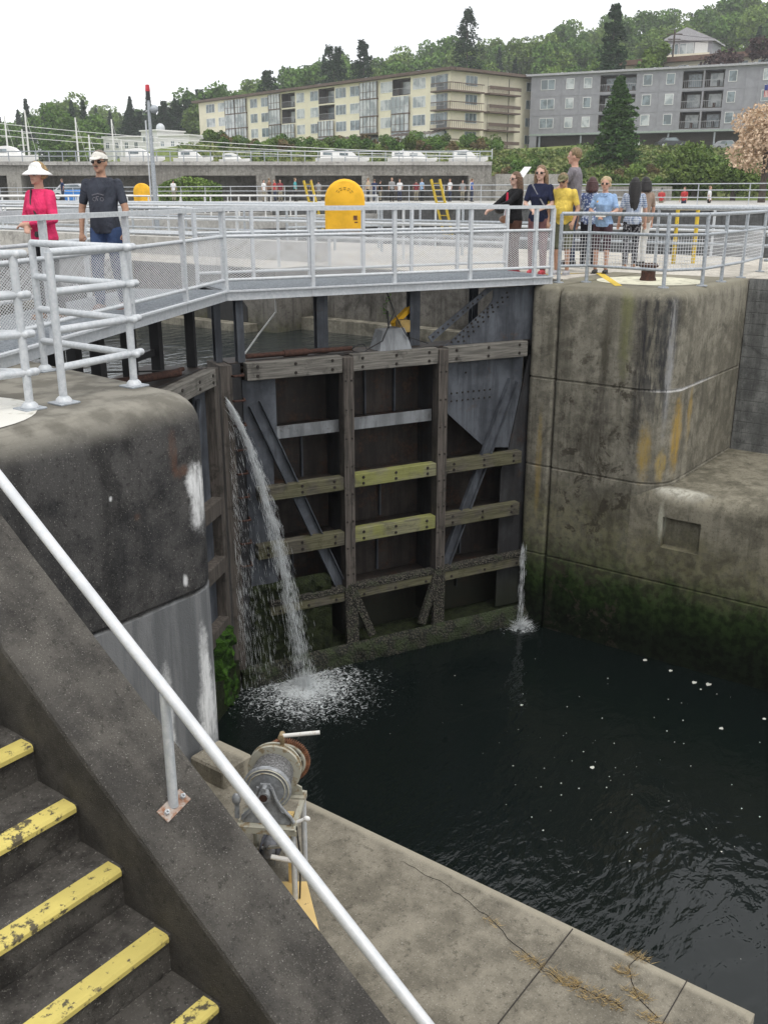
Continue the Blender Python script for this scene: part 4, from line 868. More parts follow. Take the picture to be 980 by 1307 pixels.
# terrain: hill behind
def hgt(x, y):
    u = x / max(y, 1); g = float(np.interp(u, (-.38, -.18, -.07, .16, .35, .5), (.036, .048, .076, .112, .14, .14)))
    def ss(a, b, v): q = min(1, max(0, (v - a) / (b - a))); return q * q * (3 - 2 * q)
    base = .7 + 7.2 * min(1, max(0, (y - 94) / 58)) * (1 - .55 * ss(.05, .25, -u - .13))
    return base + (y > 150) * (g * 360 - base) * ss(185, 360, y) * .93 + .35 * math.sin(x * .21 + y * .13) * ss(96, 120, y)
nx, ny = 90, 60; vs_ = []; fs_ = []
for j in range(ny + 1):
    y = 94 + (460 - 94) * (j / ny) ** 1.35
    for i in range(nx + 1):
        x = (i / nx - .5) * 1.5 * y; p = CW(x, y, hgt(x, y)); vs_.append(p)
for j in range(ny):
    for i in range(nx): a = j * (nx + 1) + i; fs_.append((a, a + 1, a + nx + 2, a + nx + 1))
s = SH('grassy_slope'); n1 = s.noise(.25, 6, .65); n2 = s.noise(1.6, 6, .7)
c = s.mix(s.step(n1, .38, .6), (.13, .19, .045), (.24, .27, .09)); c = s.mix(s.step(n2, .45, .68), c, (.07, .10, .03)); c = s.mix(s.m('MULTIPLY', s.step(s.noise(.5, 5, .7), .62, .7), .6), c, (.22, .14, .07))
s.bump(n2, 1, .4); M['slope'] = s.fin(c, .95, 0, Specular_IOR_Level=.1)
tag(MB().add(vs_, fs_).build('hillside', M['slope'], smooth=True), kind='structure')
sheet('ground', 51.3, -259, 619, 559, -.4, M['slope'])
# path crossing the slope foot
mb = MB(); mb.add([CW(8, 86.5, .72), CW(60, 80, .72), CW(60, 83.5, .72), CW(8, 90, .72)], [(0, 1, 2, 3)]); tag(mb.build('path', M['pale']), kind='structure')

# ------------------------------------------------------------------ trees
def leafmat(name, a, b, tr=.0):
    s = SH(name); oi = s.t.nodes.new('ShaderNodeObjectInfo'); n = s.noise(.55, 5, .7); n2 = s.noise(6, 2)
    c = s.mix(s.step(n, .35, .66), a, b); c = s.mix(s.m('MULTIPLY', s.m('SUBTRACT', oi.outputs['Random'], .3), .6, clamp=True), c, tuple(q * .55 for q in a)); c = s.mix(s.m('MULTIPLY', s.step(n2, .5, .7), .3), c, tuple(min(1, q * 1.5) for q in b))
    return s.fin(c, .75, 0, Specular_IOR_Level=.2)
ML = {'oak': leafmat('broad_leaf', (.055, .12, .025), (.15, .25, .055)), 'light': leafmat('light_leaf', (.09, .15, .035), (.21, .30, .07)), 'con': leafmat('conifer_needle', (.012, .032, .014), (.035, .07, .025)),
      'con2': leafmat('bright_conifer_needle', (.035, .085, .02), (.09, .17, .04)), 'purple': leafmat('dark_purple_leaf', (.035, .022, .022), (.085, .055, .05)), 'bloom': leafmat('cream_blossom', (.55, .38, .24), (.82, .64, .48)), 'shrub': leafmat('shrub_leaf', (.055, .10, .022), (.15, .21, .05)), 'dry': leafmat('brownish_shrub_leaf', (.10, .08, .035), (.2, .15, .07))}
M['bark'] = plain('bark', (.09, .07, .055), .9, 0, .4, 10, .5)
def quads(cs, rs, rng, flat=0):
    n = len(cs); a = rng.normal(size=(n, 3)); a /= np.linalg.norm(a, axis=1)[:, None]; b = rng.normal(size=(n, 3)); b -= a * (a * b).sum(1)[:, None]; b /= np.linalg.norm(b, axis=1)[:, None]
    if flat: a[:, 2] *= flat; b[:, 2] *= flat
    a *= rs[:, None]; b *= rs[:, None] * .65
    return np.stack([cs - a, cs + b, cs + a, cs - b], 1).reshape(-1, 3)
def leafmesh(name, V, m):
    me = bpy.data.meshes.new(name); n = len(V) // 4; me.vertices.add(len(V)); me.vertices.foreach_set('co', V.astype(np.float32).ravel())
    me.loops.add(len(V)); me.loops.foreach_set('vertex_index', np.arange(len(V), dtype=np.int32)); me.polygons.add(n); me.polygons.foreach_set('loop_start', np.arange(0, len(V), 4, dtype=np.int32)); me.polygons.foreach_set('loop_total', np.full(n, 4, dtype=np.int32))
    me.materials.append(m); me.update(); me.validate(); return me
def broad(seed, h, r, lobes, n, leaf, m, base=.22):
    rng = np.random.default_rng(seed); cs = []; tot = []
    for i in range(lobes):
        a = rng.uniform(0, 6.28); q = rng.uniform(0, 1) ** .6; z = rng.uniform(base + .12, .9); ww = math.sin(min(1, max(.1, (z - base) / (1 - base))) * math.pi * .85 + .25)
        c0 = np.array([math.cos(a) * q * r * .7 * ww, math.sin(a) * q * r * .7 * ww, z * h]); lr = r * rng.uniform(.28, .5)
        k = int(n / lobes); d = rng.normal(size=(k, 3)); d /= np.linalg.norm(d, axis=1)[:, None]; rad = lr * rng.uniform(.55, 1.06, k) ** .5
        rad *= 1 + .18 * np.sin(d[:, 0] * 7 + seed) * np.sin(d[:, 2] * 6); cs.append(c0 + d * rad[:, None] * np.array([1, 1, .8]))
    cs = np.concatenate(cs); return leafmesh('crown', quads(cs, leaf * rng.uniform(.5, 1.2, len(cs)), rng), m)
def conif(seed, h, r, tiers, n, leaf, m, base=.08, power=1.0, gap=.0):
    rng = np.random.default_rng(seed); cs = []
    for i in range(tiers):
        f = i / tiers; z0 = (base + (1 - base) * f) * h; rr = r * (1 - f) ** power * rng.uniform(.75, 1.1) + .12
        nb = max(5, int(11 * (1 - f) + 4))
        for b in range(nb):
            a = rng.uniform(0, 6.28); L = rr * rng.uniform(.65, 1.12); k = max(4, int(n / tiers / nb)); q = rng.uniform(.08, 1, k) ** .8; wd = (1 - q) * .22 * L + .10
            x = q * L; z = z0 + x * rng.uniform(-.28, .05) + rng.normal(size=k) * h / tiers * (.32 - gap) ; s_ = rng.normal(size=k) * wd
            cs.append(np.stack([x * math.cos(a) - s_ * math.sin(a), x * math.sin(a) + s_ * math.cos(a), z], 1))
    cs = np.concatenate(cs); return leafmesh('crown', quads(cs, leaf * rng.uniform(.5, 1.2, len(cs)), rng, .7), m)
def trunk(seed, h, r, limbs=4, cr=2):
    rnd = random.Random(seed); mb = MB().tube([(0, 0, -.6), (rnd.uniform(-.1, .1), 0, h * .5), (rnd.uniform(-.2, .2), .1, h)], [r, r * .7, r * .15], 8)
    for k in range(limbs): a = rnd.uniform(0, 6.28); z = h * rnd.uniform(.3, .7); mb.tube([(0, 0, z), (cr * .4 * math.cos(a), cr * .4 * math.sin(a), z + h * .12), (cr * .75 * math.cos(a), cr * .75 * math.sin(a), z + h * .22)], [r * .5, r * .3, r * .08], 6)
    mb.smooth = True; return mb
def tree(name, label, x, y, crown, tr, m=None, z=None, rz=0, sc=1, group=None, cat='tree'):
    t = cthing(name, label, cat, x, y, hgt(x, y) - .1 if z is None else z, rz, group); t.scale = (sc, sc, sc)
    a = bpy.data.objects.new('crown', crown); C.objects.link(a); a.parent = t
    if tr is not None:
        if isinstance(tr, MB): tr.build('trunk', M['bark'], t)
        else: b = bpy.data.objects.new('trunk', tr); C.objects.link(b); b.parent = t
    return t
# wooded hill: shared crowns, one tree each
CR = [broad(i, 13, 5.6, 15, 3600, .42, ML['oak'] if i % 3 else ML['light'], .12) for i in range(7)]
TRM = trunk(1, 9, .3, 4, 3).build('trunk', M['bark']); trm = TRM.data; bpy.data.objects.remove(TRM)
CRC = [conif(20 + i, 17, 3.6, 22, 3400, .36, ML['con'], .06, .9) for i in range(3)]
rnd = random.Random(5); cnt = 0
rows = [(192, 34, .0), (212, 36, .5), (236, 40, .2), (262, 42, .7), (290, 44, .1), (318, 46, .5), (346, 48, .3)]
for y0, n, ph in rows:
    for i in range(n):
        u = -.42 + .86 * (i + ph + rnd.uniform(-.25, .25)) / n; y = y0 + rnd.uniform(-8, 8); x = u * y; px_ = 490 + 1299 * u
        if y0 < 250 and (px_ < 690): continue
        if y0 < 300 and px_ < 250 and rnd.random() < .35: continue
        con = rnd.random() < (.75 if px_ < 270 and y0 < 330 else .06)
        cnt += 1
        if con: tree('conifer_tree', 'dark conifer standing among the trees of the wooded hill', x, y, CRC[cnt % 3], trm, rz=rnd.uniform(0, 6), sc=rnd.uniform(.7, 1.0), group='conifers on the wooded hill')
        else: tree('leafy_tree', 'leafy green tree on the wooded hill behind the buildings', x, y, CR[cnt % 7], trm, rz=rnd.uniform(0, 6), sc=rnd.uniform(.85, 1.25), group='leafy trees on the wooded hill')
# tall individual conifers and landmark trees; (px, distance, y of the top, radius, label)
def lc(px_, Y, top, r, lb, m='con', seed=0, n=4500, tiers=26, base=.06, leaf=.34, name='tall_conifer', power=1.0):
    x, y = B(px_, Y); zb = hgt(x, y); h = BZ(top, Y) - zb
    tree(name, lb, x, y, conif(seed, h, r, tiers, n, leaf, ML[m], base, power), trunk(seed, h * .97, .3, 0))
lc(592, 235, 8, 7.5, 'tallest thin dark fir rising above the right end of the cream apartments', seed=31, power=.62, n=7000)
lc(770, 182, 2, 5.6, 'tall dark fir directly behind the grey apartment roof', seed=32, n=9000, power=.62)
lc(428, 240, 57, 9, 'broad dark fir left of a narrower one above the cream apartments', seed=33, power=.55, n=8000)
lc(465, 238, 48, 5, 'narrow dark fir right of the broad one above the cream apartments', seed=34, power=.5, n=6000)
lc(347, 250, 88, 7, 'ragged dark fir behind the left half of the cream apartment roof', seed=35, power=.55, n=6000)
lc(782, 118, 96, 3.3, 'large green cypress standing in front of the grey apartment building', 'con2', 36, 14000, 34, .1, .24, 'cypress_tree', .62)
for i, px_ in enumerate((172, 186, 202, 216, 232, 246, 262, 276)): lc(px_, 262, 142 - i * 5 + (i % 3) * 4, 5.5, 'dark fir in the close row left of the cream apartments, number %s from the left' % ['one', 'two', 'three', 'four', 'five', 'six', 'seven', 'eight'][i], 'con', 40 + i, 4200, 20, power=.6)
def lb_(px_, Y, top, r, m, lb, seed, n=6000, leaf=.35, lobes=16, base=.15, name='broadleaf_tree'):
    x, y = B(px_, Y); zb = hgt(x, y); h = BZ(top, Y) - zb
    tree(name, lb, x, y, broad(seed, h, r, lobes, n, leaf, ML[m], base), trunk(seed, h * .7, .3, 4, r * .7))
lb_(925, 172, 34, 7.2, 'purple', 'round dark purple leaved tree above the right end of the grey roof', 61, 9000)
lb_(822, 186, 40, 3.4, 'light', 'bright yellow green tree left of the hillside house', 62, 5000)
lb_(972, 72, 134, 3.1, 'bloom', 'tree covered in cream pink blossom at the right edge', 63, 6500, .13, 22, .3, 'blossom_tree')
lb_(885, 96, 190, 3.2, 'shrub', 'low spreading green tree at the foot of the slope below the grey building', 64, 7000, .17, 16, .2)
lb_(935, 92, 205, 2.6, 'shrub', 'small green tree beside the blossom tree at the foot of the slope', 65, 5000, .17, 14, .2)
lb_(76, 210, 132, 5.5, 'oak', 'round green tree behind the masts at the left edge', 66, 4500); lb_(115, 205, 172, 4, 'light', 'pale green bushy tree below the masts', 67, 4500); lb_(130, 230, 142, 5, 'oak', 'broad dark green tree left of the white houses', 68, 4500)
lb_(20, 220, 160, 6, 'oak', 'dense green tree at the far left edge', 69, 5000); lb_(272, 175, 166, 1.8, 'light', 'small light green tree at the left end of the cream building', 70, 2500)
# shrubs on the slope and in front of the buildings
SB = [broad(80 + i, 2.2, 1.9, 9, 1500, .20, ML[['shrub', 'oak', 'dry', 'light'][i % 4]], .0) for i in range(6)]
for i in range(80):
    px_ = rnd.uniform(636, 1010); Y = rnd.uniform(96, 130); x, y = B(px_, Y); s_ = rnd.uniform(.3, .85) * (1.3 if px_ > 850 else 1)
    tree('slope_shrub', 'low rounded shrub growing on the green slope below the grey building', x, y, SB[i % 6], None, rz=rnd.uniform(0, 6), sc=s_, group='shrubs on the green slope', cat='shrub')
for i in range(60):
    px_ = 285 + 350 * i / 60 + rnd.uniform(-4, 4); Y = rnd.uniform(138, 152); x, y = B(px_, Y)
    tree('garden_shrub', 'garden shrub in front of the cream apartments', x, y, SB[i % 6], None, rz=rnd.uniform(0, 6), sc=rnd.uniform(.5, .95), group='garden shrubs before the cream apartments', cat='shrub')
rng = np.random.default_rng(77); n = 50000; Y = 96 + rng.random(n) * 52; U = -.20 + .62 * rng.random(n); cl = np.sin(U * 90 + Y * .3) * np.sin(Y * .45 + U * 40) + rng.normal(size=n) * .5
X = U * Y; Z = np.array([hgt(a, b) for a, b in zip(X, Y)]); ht = np.clip(.25 + .35 * cl, .05, 1.0) * rng.random(n)
P_ = np.stack([.601 * X + .799 * Y, -.799 * X + .601 * Y, Z + ht], 1)
for nm, sel, mt, lbl in (('undergrowth', cl > .75, 'shrub', 'rough green undergrowth covering the slope'), ('tall_grass', cl <= .75, 'straw2', 'long pale green grass covering the slope')):
    if mt == 'straw2': ML['straw2'] = leafmat('pale_grass', (.13, .17, .05), (.27, .29, .11))
    o = bpy.data.objects.new(nm, leafmesh(nm, quads(P_[sel], .16 + .2 * rng.random(sel.sum()), rng), ML[mt])); C.objects.link(o); tag(o, lbl, 'ground cover', kind='stuff')
t = cthing('hedge', 'clipped green hedge in front of the dark bay behind the couple', 'hedge', *B(243, 84), .7)
rng = np.random.default_rng(9); cs = np.stack([rng.uniform(-2.6, 2.6, 3000), rng.uniform(-.5, .5, 3000), rng.uniform(0, 1.9, 3000)], 1); cs[:, 2] *= 1 - .35 * (cs[:, 0] / 2.6) ** 2
o = bpy.data.objects.new('foliage', leafmesh('foliage', quads(cs, .12 * np.ones(3000), rng), ML['light'])); C.objects.link(o); o.parent = t

# ------------------------------------------------------------------ buildings
def bldg(name, label, pa, pb, z0, depth, cat='building'):
    (xa, ya), (xb, yb) = pa, pb; L = math.hypot(xb - xa, yb - ya); t = cthing(name, label, cat, xa, ya, z0, math.atan2(yb - ya, xb - xa))
    def sx(px_):                                   # distance along the facade seen at that picture column
        u = (px_ - 490) / 1299; return (u * ya - xa) / ((xb - xa) - u * (yb - ya)) * L
    return t, L, sx
wm_cache = {}
def window(t, x0, x1, z0, z1, gl, y=-.0, bars=1, name='window'):
    key = (round(x1 - x0, 1), round(z1 - z0, 1), bars)
    if key not in wm_cache:
        w_, h = x1 - x0, z1 - z0; f = .07; mb = MB(); mb.box(0, -.06, 0, w_, .0, f).box(0, -.06, h - f, w_, .0, h).box(0, -.06, f, f, 0, h - f).box(w_ - f, -.06, f, w_, 0, h - f)
        for k in range(1, bars + 1): mb.box(w_ * k / (bars + 1) - .03, -.055, f, w_ * k / (bars + 1) + .03, 0, h - f)
        o = mb.build('window', M['white'], t); g = MB().box(f * .9, -.035, f * .9, w_ - f * .9, -.01, h - f * .9).build('pane', gl, o); wm_cache[key] = (o.data, g.data.copy())
        o.location = (x0, y, z0); return o
    o = bpy.data.objects.new(name, wm_cache[key][0]); C.objects.link(o); o.parent = t; o.location = (x0, y, z0)
    gm = wm_cache[key][1]
    if gm.materials[0] != gl: gm = gm.copy(); gm.materials[0] = gl
    g = bpy.data.objects.new('pane', gm); C.objects.link(g); g.parent = o; return o
def balcony(t, x0, x1, z0, z1, dep, rail, wallm, glass=True, solid=.0, out=.0):
    # a recess: side walls, back wall with glass doors, slab and railing
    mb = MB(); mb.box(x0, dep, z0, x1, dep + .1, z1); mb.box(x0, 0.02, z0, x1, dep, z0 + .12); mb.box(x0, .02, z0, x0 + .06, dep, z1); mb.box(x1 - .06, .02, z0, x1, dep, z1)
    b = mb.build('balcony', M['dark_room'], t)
    MB().box(x0 + (x1 - x0) * .2, dep - .08, z0 + .15, x0 + (x1 - x0) * .85, dep - .02, z1 - .35).build('glass_door', M['curtain_glass'] if random.random() < .5 else M['glass_far'], b)
    r = MB(); r.box(x0 + .03, -.06 - out, z0 + 1.0, x1 - .03, .0 - out, z0 + 1.06)
    n = int((x1 - x0) / .28)
    for k in range(n + 1): xx = x0 + .03 + (x1 - x0 - .06) * k / n; r.box(xx - .014, -.045 - out, z0 + .1, xx + .014, -.015 - out, z0 + 1.0)
    r.build('balcony_railing', rail, b)
    if random.random() < .8:
        q = MB()
        for k in range(1): xx = random.uniform(x0 + .4, x1 - .5); q.box(xx, .4, z0 + .12, xx + .35, .8, z0 + random.uniform(.7, 1.1))
        q.build('furniture', M['black'] if random.random() < .5 else M['rust_dark'], b)
    return b
def facade(t, L, H, depth, holes, wallm, z0=0, z1=None):
    """wall sheet 0.3 thick with rectangular holes, plus the block behind"""
    xs = sorted({0, L} | {a for h in holes for a in h[:2]}); zs = sorted({0, H} | {a for h in holes for a in h[2:4]}); mb = MB()
    for i in range(len(xs) - 1):
        for j in range(len(zs) - 1):
            cx_, cz_ = (xs[i] + xs[i + 1]) / 2, (zs[j] + zs[j + 1]) / 2
            if any(h[0] < cx_ < h[1] and h[2] < cz_ < h[3] for h in holes): continue
            mb.add([(xs[i], 0, zs[j]), (xs[i + 1], 0, zs[j]), (xs[i + 1], 0, zs[j + 1]), (xs[i], 0, zs[j + 1])], [(0, 1, 2, 3)])
    mb.box(0.01, 2.2, 0, L - .01, depth, H)
    mb.add([(0, 0, 0), (0, 2.2, 0), (0, 2.2, H), (0, 0, H)], [(3, 2, 1, 0)]); mb.add([(L, 0, 0), (L, 2.2, 0), (L, 2.2, H), (L, 0, H)], [(0, 1, 2, 3)])
    return mb.build('wall', wallm, t)
random.seed(15)
M['cream'] = plain('cream_render', (.76, .71, .56), .85, 0, .08, 1); M['cream2'] = plain('yellowish_render', (.80, .75, .58), .85, 0, .06, 1); M['brown'] = plain('brown_fascia', (.14, .10, .08), .8, 0, .2, 2)
M['greyb'] = plain('grey_shingle_cladding', (.31, .31, .335), .85, 0, .12, 1.5, .2); M['roofg'] = plain('pale_roof_edge', (.45, .45, .47), .8); M['white_wall'] = plain('white_rendered_wall', (.72, .72, .70), .8, 0, .06, 1)
t, L, sx = bldg('apartment_building', 'long cream four storey apartment block with glazed balcony bays and brown roof edge', B(260, 216), B(572, 160), 8.0, 14)
H = 11.0; fl = 2.68; holes = []; Z0 = [.25 + fl * k for k in range(4)]
zx = lambda z: 250 + z * .408
bays = []
for a, b in ((48, 72), (85, 104), (183, 202), (216, 236), (324, 345), (366, 388), (443, 472), (487, 514), (580, 612), (678, 712), (732, 770)): bays.append((sx(zx(a)), sx(zx(b)), 'w'))
for a, b, kinds in ((107, 136, 'gggg'), (138, 172, 'gggg'), (240, 275, 'gggg'), (277, 318, 'ogoo'), (390, 438, 'ggoo'), (518, 571, 'oggg'), (614, 668, 'gggo')): bays.append((sx(zx(a)), sx(zx(b)), kinds))
for a, b, k in bays:
    for f_ in range(4):
        if k != 'w' and k[f_] == 'o': holes.append((a, b, Z0[f_], Z0[f_] + 2.45))
facade(t, L, H, 14, holes, M['cream2'])
for a, b, k in bays:
    for f_ in range(4):
        z = Z0[f_]
        if k == 'w':
            if f_ > 0 or a < 30: window(t, a - .15, b + .15, z + .6, z + 2.25, M['glass_far'] if random.random() < .55 else M['curtain_glass'], 0, 1 if b - a < 2.4 else 2)
        elif k[f_] == 'g':
            o = MB().box(a, -.35, z - .18, b, 0, z + .02).build('glazed_bay', M['brown'], t)
            n = max(3, int((b - a) / .9)); q = MB().box(a + .05, -.3, z + .02, b - .05, -.26, z + 2.5); q.build('pane', M['curtain_glass'], o); q = MB()
            for i in range(n + 1): xx = a + .04 + (b - a - .08) * i / n; q.box(xx - .035, -.36, z + .02, xx + .035, -.30, z + 2.5)
            q.box(a, -.36, z + 1.0, b, -.3, z + 1.07); q.build('frame', M['brown'] if f_ % 2 else M['roofg'], o)
        else: balcony(t, a, b, z, z + 2.45, 1.6, M['roofg'], M['cream'])
MB().box(-1.2, -1.0, H, L + 1.0, 15, H + .42).build('roof', M['brown'], t)
for k in range(4): MB().box(L * (.3 + .18 * k), 4, H + .42, L * (.3 + .18 * k) + .5, 4.5, H + 1.3).build('chimney', M['galv_dull'], t)
for i, (a, b) in enumerate(((.0, .0), (60, 110), (150, 215), (410, 445), (450, 520), (640, 700), (700, 775))[1:]):   # sloped glass sunrooms at the ground floor
    x0, x1 = sx(zx(a)), sx(zx(b)); o = MB().rings([[(x, 0, 0), (x, -3.2, 0), (x, -3.2, 1.9), (x, 0, 2.6)][::-1] for x in (x0, x1)]).build('sunroom', M['curtain_glass'], t); q = MB()
    for k in range(6): xx = x0 + (x1 - x0) * k / 5; q.bar((xx, -3.24, 0), (xx, -3.24, 1.93), .08, .08); q.bar((xx, -3.24, 1.95), (xx, -.02, 2.66), .08, .08)
    q.build('frame', M['brown'], o)
# end balconies wrapping the right corner and the end wing
for f_ in range(4):
    z = Z0[f_]; o = MB().box(L - 3.4, -1.0, z - .22, L + 1.0, -.01, z).box(L + .005, -.01, z - .22, L + 1.0, 6.5, z).build('corner_balcony', M['brown'], t); q = MB().box(L - 3.4, -.95, z + .95, L + .95, -.87, z + 1.08).box(L + .87, -.87, z + .95, L + .95, 6.5, z + 1.08)
    for k in range(16): q.box(L - 3.4 + k * .28, -.93, z, L - 3.36 + k * .28, -.89, z + .95).box(L + .89, -.9 + k * .45, z, L + .93, -.86 + k * .45, z + .95)
    q.build('balcony_railing', M['brown'], o); MB().box(L - 3.0, -.06, z + .1, L - .6, -.02, z + 2.3).build('glass_door', M['glass_far'], o)
t2, L2, sx2 = bldg('apartment_wing', 'short cream end wing with wide balconies facing right of the long block', (B(572, 160)[0] + .05 + .1, 160.05 - .05), (B(572, 160)[0] + .15 + .757 * 22, 160 + .653 * 22), 8.0, 12)
facade(t2, L2, H, 6, [(8.0, 13.0, z, z + 2.4) for z in Z0[:]], M['cream'])
for f_ in range(4):
    z = Z0[f_]; o = balcony(t2, 8.0, 13.0, z, z + 2.4, 1.8, M['brown'], M['cream']); MB().box(7.2, -1.3, z - .25, 14.4, -.0, z - .02).box(7.2, -1.3, z + .5, 14.4, -1.22, z + 1.0).build('projecting_slab', M['brown'], t2)
    window(t2, 3.0, 5.6, z + .8, z + 2.3, M['glass_far'], 0, 2); window(t2, 17.0, 18.6, z + .8, z + 2.2, M['glass_far'])
MB().box(-.2, -1.2, H + .01, L2 + .8, .5, H + .40).build('roof', M['brown'], t2)
# grey building
t, L, sx = bldg('apartment_building', 'grey shingled three storey apartment block on posts above a carport', B(672, 169), B(1030, 150), 8.2, 14)
zx = lambda z: 640 + z * .347; H = 10.9; Z0 = [2.35, 5.2, 8.05]
rec = [(sx(zx(a)), sx(zx(b)), z + .1, z + 2.5) for a, b in ((336, 398), (402, 464), (628, 700), (706, 776), (966, 1036)) for z in Z0]
mbw = facade(t, L, H, 14, rec + [(1.2, L - .3, 0, 2.0)], M['greyb'])
MB().box(-.05, -.06, 2.0, L, -.002, 2.3).build('floor_band', plain('pale_green_band', (.36, .42, .38), .8), t)
for z in (5.05, 7.9): MB().box(0, -.03, z - .05, L, -.002, z + .05).build('trim_band', M['greyb'], t)
mb = MB()
for z in (92, 200, 262, 330, 478, 545, 612, 790, 850, 895): x = sx(zx(z)); mb.box(x - .05, -.04, 2.3, x + .05, -.003, H)
mb.build('trim_boards', M['greyb'], t)
for a, b in ((126, 176), (216, 244), (278, 308), (488, 520), (570, 600), (790, 820), (912, 948)):
    for i, z in enumerate(Z0): window(t, sx(zx(a)), sx(zx(b)), z + .75, z + 2.3, M['curtain_glass'] if random.random() < .45 else M['glass_far'], -.002, 1 if b - a > 40 else 0)
for a, b, z0, z1 in rec: balcony(t, a, b, z0, z1, 1.7, M['roofg'], M['greyb'])
MB().box(-.8, -.5, H, L + .5, 14.5, H + .3).build('roof', M['roofg'], t)
for k in range(8): MB().tube([(L * (.08 + .115 * k), 5, H + .3), (L * (.08 + .115 * k), 5, H + .95)], .16, 8).build('vent_pipe', M['galv'], t)
for k in range(7): MB().box(1.6 + k * (L - 2) / 6 - .12, .3, 0, 1.6 + k * (L - 2) / 6 + .12, .55, 2.0).build('carport_post', M['galv_dull'], t)
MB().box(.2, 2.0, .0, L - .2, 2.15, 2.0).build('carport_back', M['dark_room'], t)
# brown roofed house strip and the hillside house
t, L, sx = bldg('flat_roofed_building', 'tan building with a wide brown flat roof just behind the grey block', B(786, 192), B(1040, 172), 8.2, 14)
zt = BZ(78, 185) - 8.2; facade(t, L, zt, 8, [], M['cream']); MB().box(-1, -1.2, zt, L + 1, 9, zt + .8).build('roof', plain('reddish_brown_roof', (.2, .12, .09), .8), t)
for k in range(9): window(t, 3 + k * 3.4, 4.8 + k * 3.4, zt - 1.7, zt - .5, M['glass_far'])
t, L, sx = bldg('hillside_house', 'grey gabled house with big windows standing high above the grey block', B(836, 200), B(890, 196), BZ(78, 198) - 1, 9, 'house')
zt = BZ(50, 198) - BZ(78, 198) + 1
facade(t, L, zt, 8, [], M['greyb'])
MB().rings([[(-.6, y, zt), (L + .6, y, zt - .6), (L + .6, y, zt - .35), (L * .42, y, zt + 2.0), (-.6, y, zt + .25)] for y in (-.6, 8.5)]).build('roof', M['roofg'], t)
for a, b, g in ((.6, 2.0, 'glass_far'), (2.2, 4.8, 'curtain_glass'), (5.0, 7.4, 'white')): window(t, a, min(b, L - .2), zt - 2.6, zt - .6, M[g])
MB().box(.3, -1.6, 1.0, L, -.02, 1.2).box(.3, -1.6, 1.2, L, -1.54, 2.1).build('balcony', M['cream'], t)
# white houses on the left
WH = [(138, 186, 176, 214, 'leftmost white house with small dark windows behind the moored boats'), (186, 206, 168, 208, 'tall narrow white house directly behind the signal mast'), (207, 246, 174, 202, 'white house with balcony right of the signal mast'), (240, 278, 184, 204, 'grey white house against the left end of the cream building')]
for i, (a, b, top, Y, lb) in enumerate(WH):
    t, L, sx = bldg('white_house', lb, B(a, Y), B(b, Y - 3), hgt(*B(a, Y)) - .5, 8, 'house'); zt = BZ(top, Y) - t.location.z
    facade(t, L, zt, 7, [], M['white_wall']); MB().box(-.2, -.3, zt, L + .2, 7.3, zt + .25).build('roof', M['white'], t)
    n = max(2, int(L / 2)); 
    for f_ in range(int(zt / 2.7)):
        for k in range(n):
            if random.random() < .75: window(t, .5 + k * L / n, .5 + k * L / n + .9, zt - 2.1 - f_ * 2.7, zt - .9 - f_ * 2.7, M['glass_far'])
    if i == 2: MB().box(.4, -1.6, zt - 3, L - .6, -.02, zt - 2.8).box(.4, -1.6, zt - 2.8, L - .6, -1.55, zt - 1.9).build('balcony', M['white'], t)
t = cthing('round_vent_tower', 'round grey vent hood on the roof of the white houses', 'vent', B(208, 205)[0], 207, BZ(178, 205)); MB().tube([(0, 0, 0), (0, 0, 1.6)], .5, 10).ball((0, 0, 2.2), .9, 12, 8).build('hood', M['galv'], t, smooth=True)

# ------------------------------------------------------------------ boats, masts, cars, poles
BT = []
def boat(label, px_, s_, first=None):
    x, y = B(px_, 95.5); z = BZ(209, 95.5)
    t = cthing('motor_boat', label, 'boat', x, y, z, 0, 'white boats along the top of the bank wall') if not first else None
    if first:
        t = copy_tree(first); t.location = CW(x, y, z); t['label'] = label; t.scale = (s_, s_, s_); return t
    t.scale = (s_, s_, s_)
    MB().rings([[(x_, -.7 * w_, z0), (x_, .7 * w_, z0), (x_, .85 * w_, z1), (x_, -.85 * w_, z1)] for x_, w_, z0, z1 in ((-1.8, .9, 0, .55), (0, 1, 0, .55), (1.4, .75, .05, .62), (2.2, .05, .35, .7))]).build('hull', M['white'], t)
    c_ = MB().rings([[(x_, -.6, .56), (x_, .6, .56), (x_, .5, z1), (x_, -.5, z1)] for x_, z1 in ((-1.3, 1.25), (-.1, 1.35), (.35, 1.2), (1.1, .6))]).build('cabin', M['white'], t)
    MB().box(-1.0, -.6, .85, -.1, -.56, 1.1).build('window', M['glass_far'], c_); return t
b0 = boat('white motor boat farthest left on the bank wall', 20, 1.15)
for px_, s_, lb in ((248, .9, 'white motor boat between the signal mast and the cream building'), (300, .7, 'small white boat below the sunrooms left of centre'), (426, .9, 'white boat above the yellow hood'), (446, .85, 'white boat just right of the one above the yellow hood'), (515, .85, 'white boat right of centre on the bank wall'), (533, .8, 'white boat close behind the one right of centre'), (594, .9, 'rightmost white boat on the bank wall'), (184, 1.0, 'white boat left of the signal mast')): boat(lb, px_, s_, b0)
MA = [(17, 148, 'first'), (37, 165, 'second'), (43, 140, 'third'), (105, 150, 'fourth'), (120, 172, 'fifth'), (150, 152, 'sixth'), (160, 178, 'seventh')]
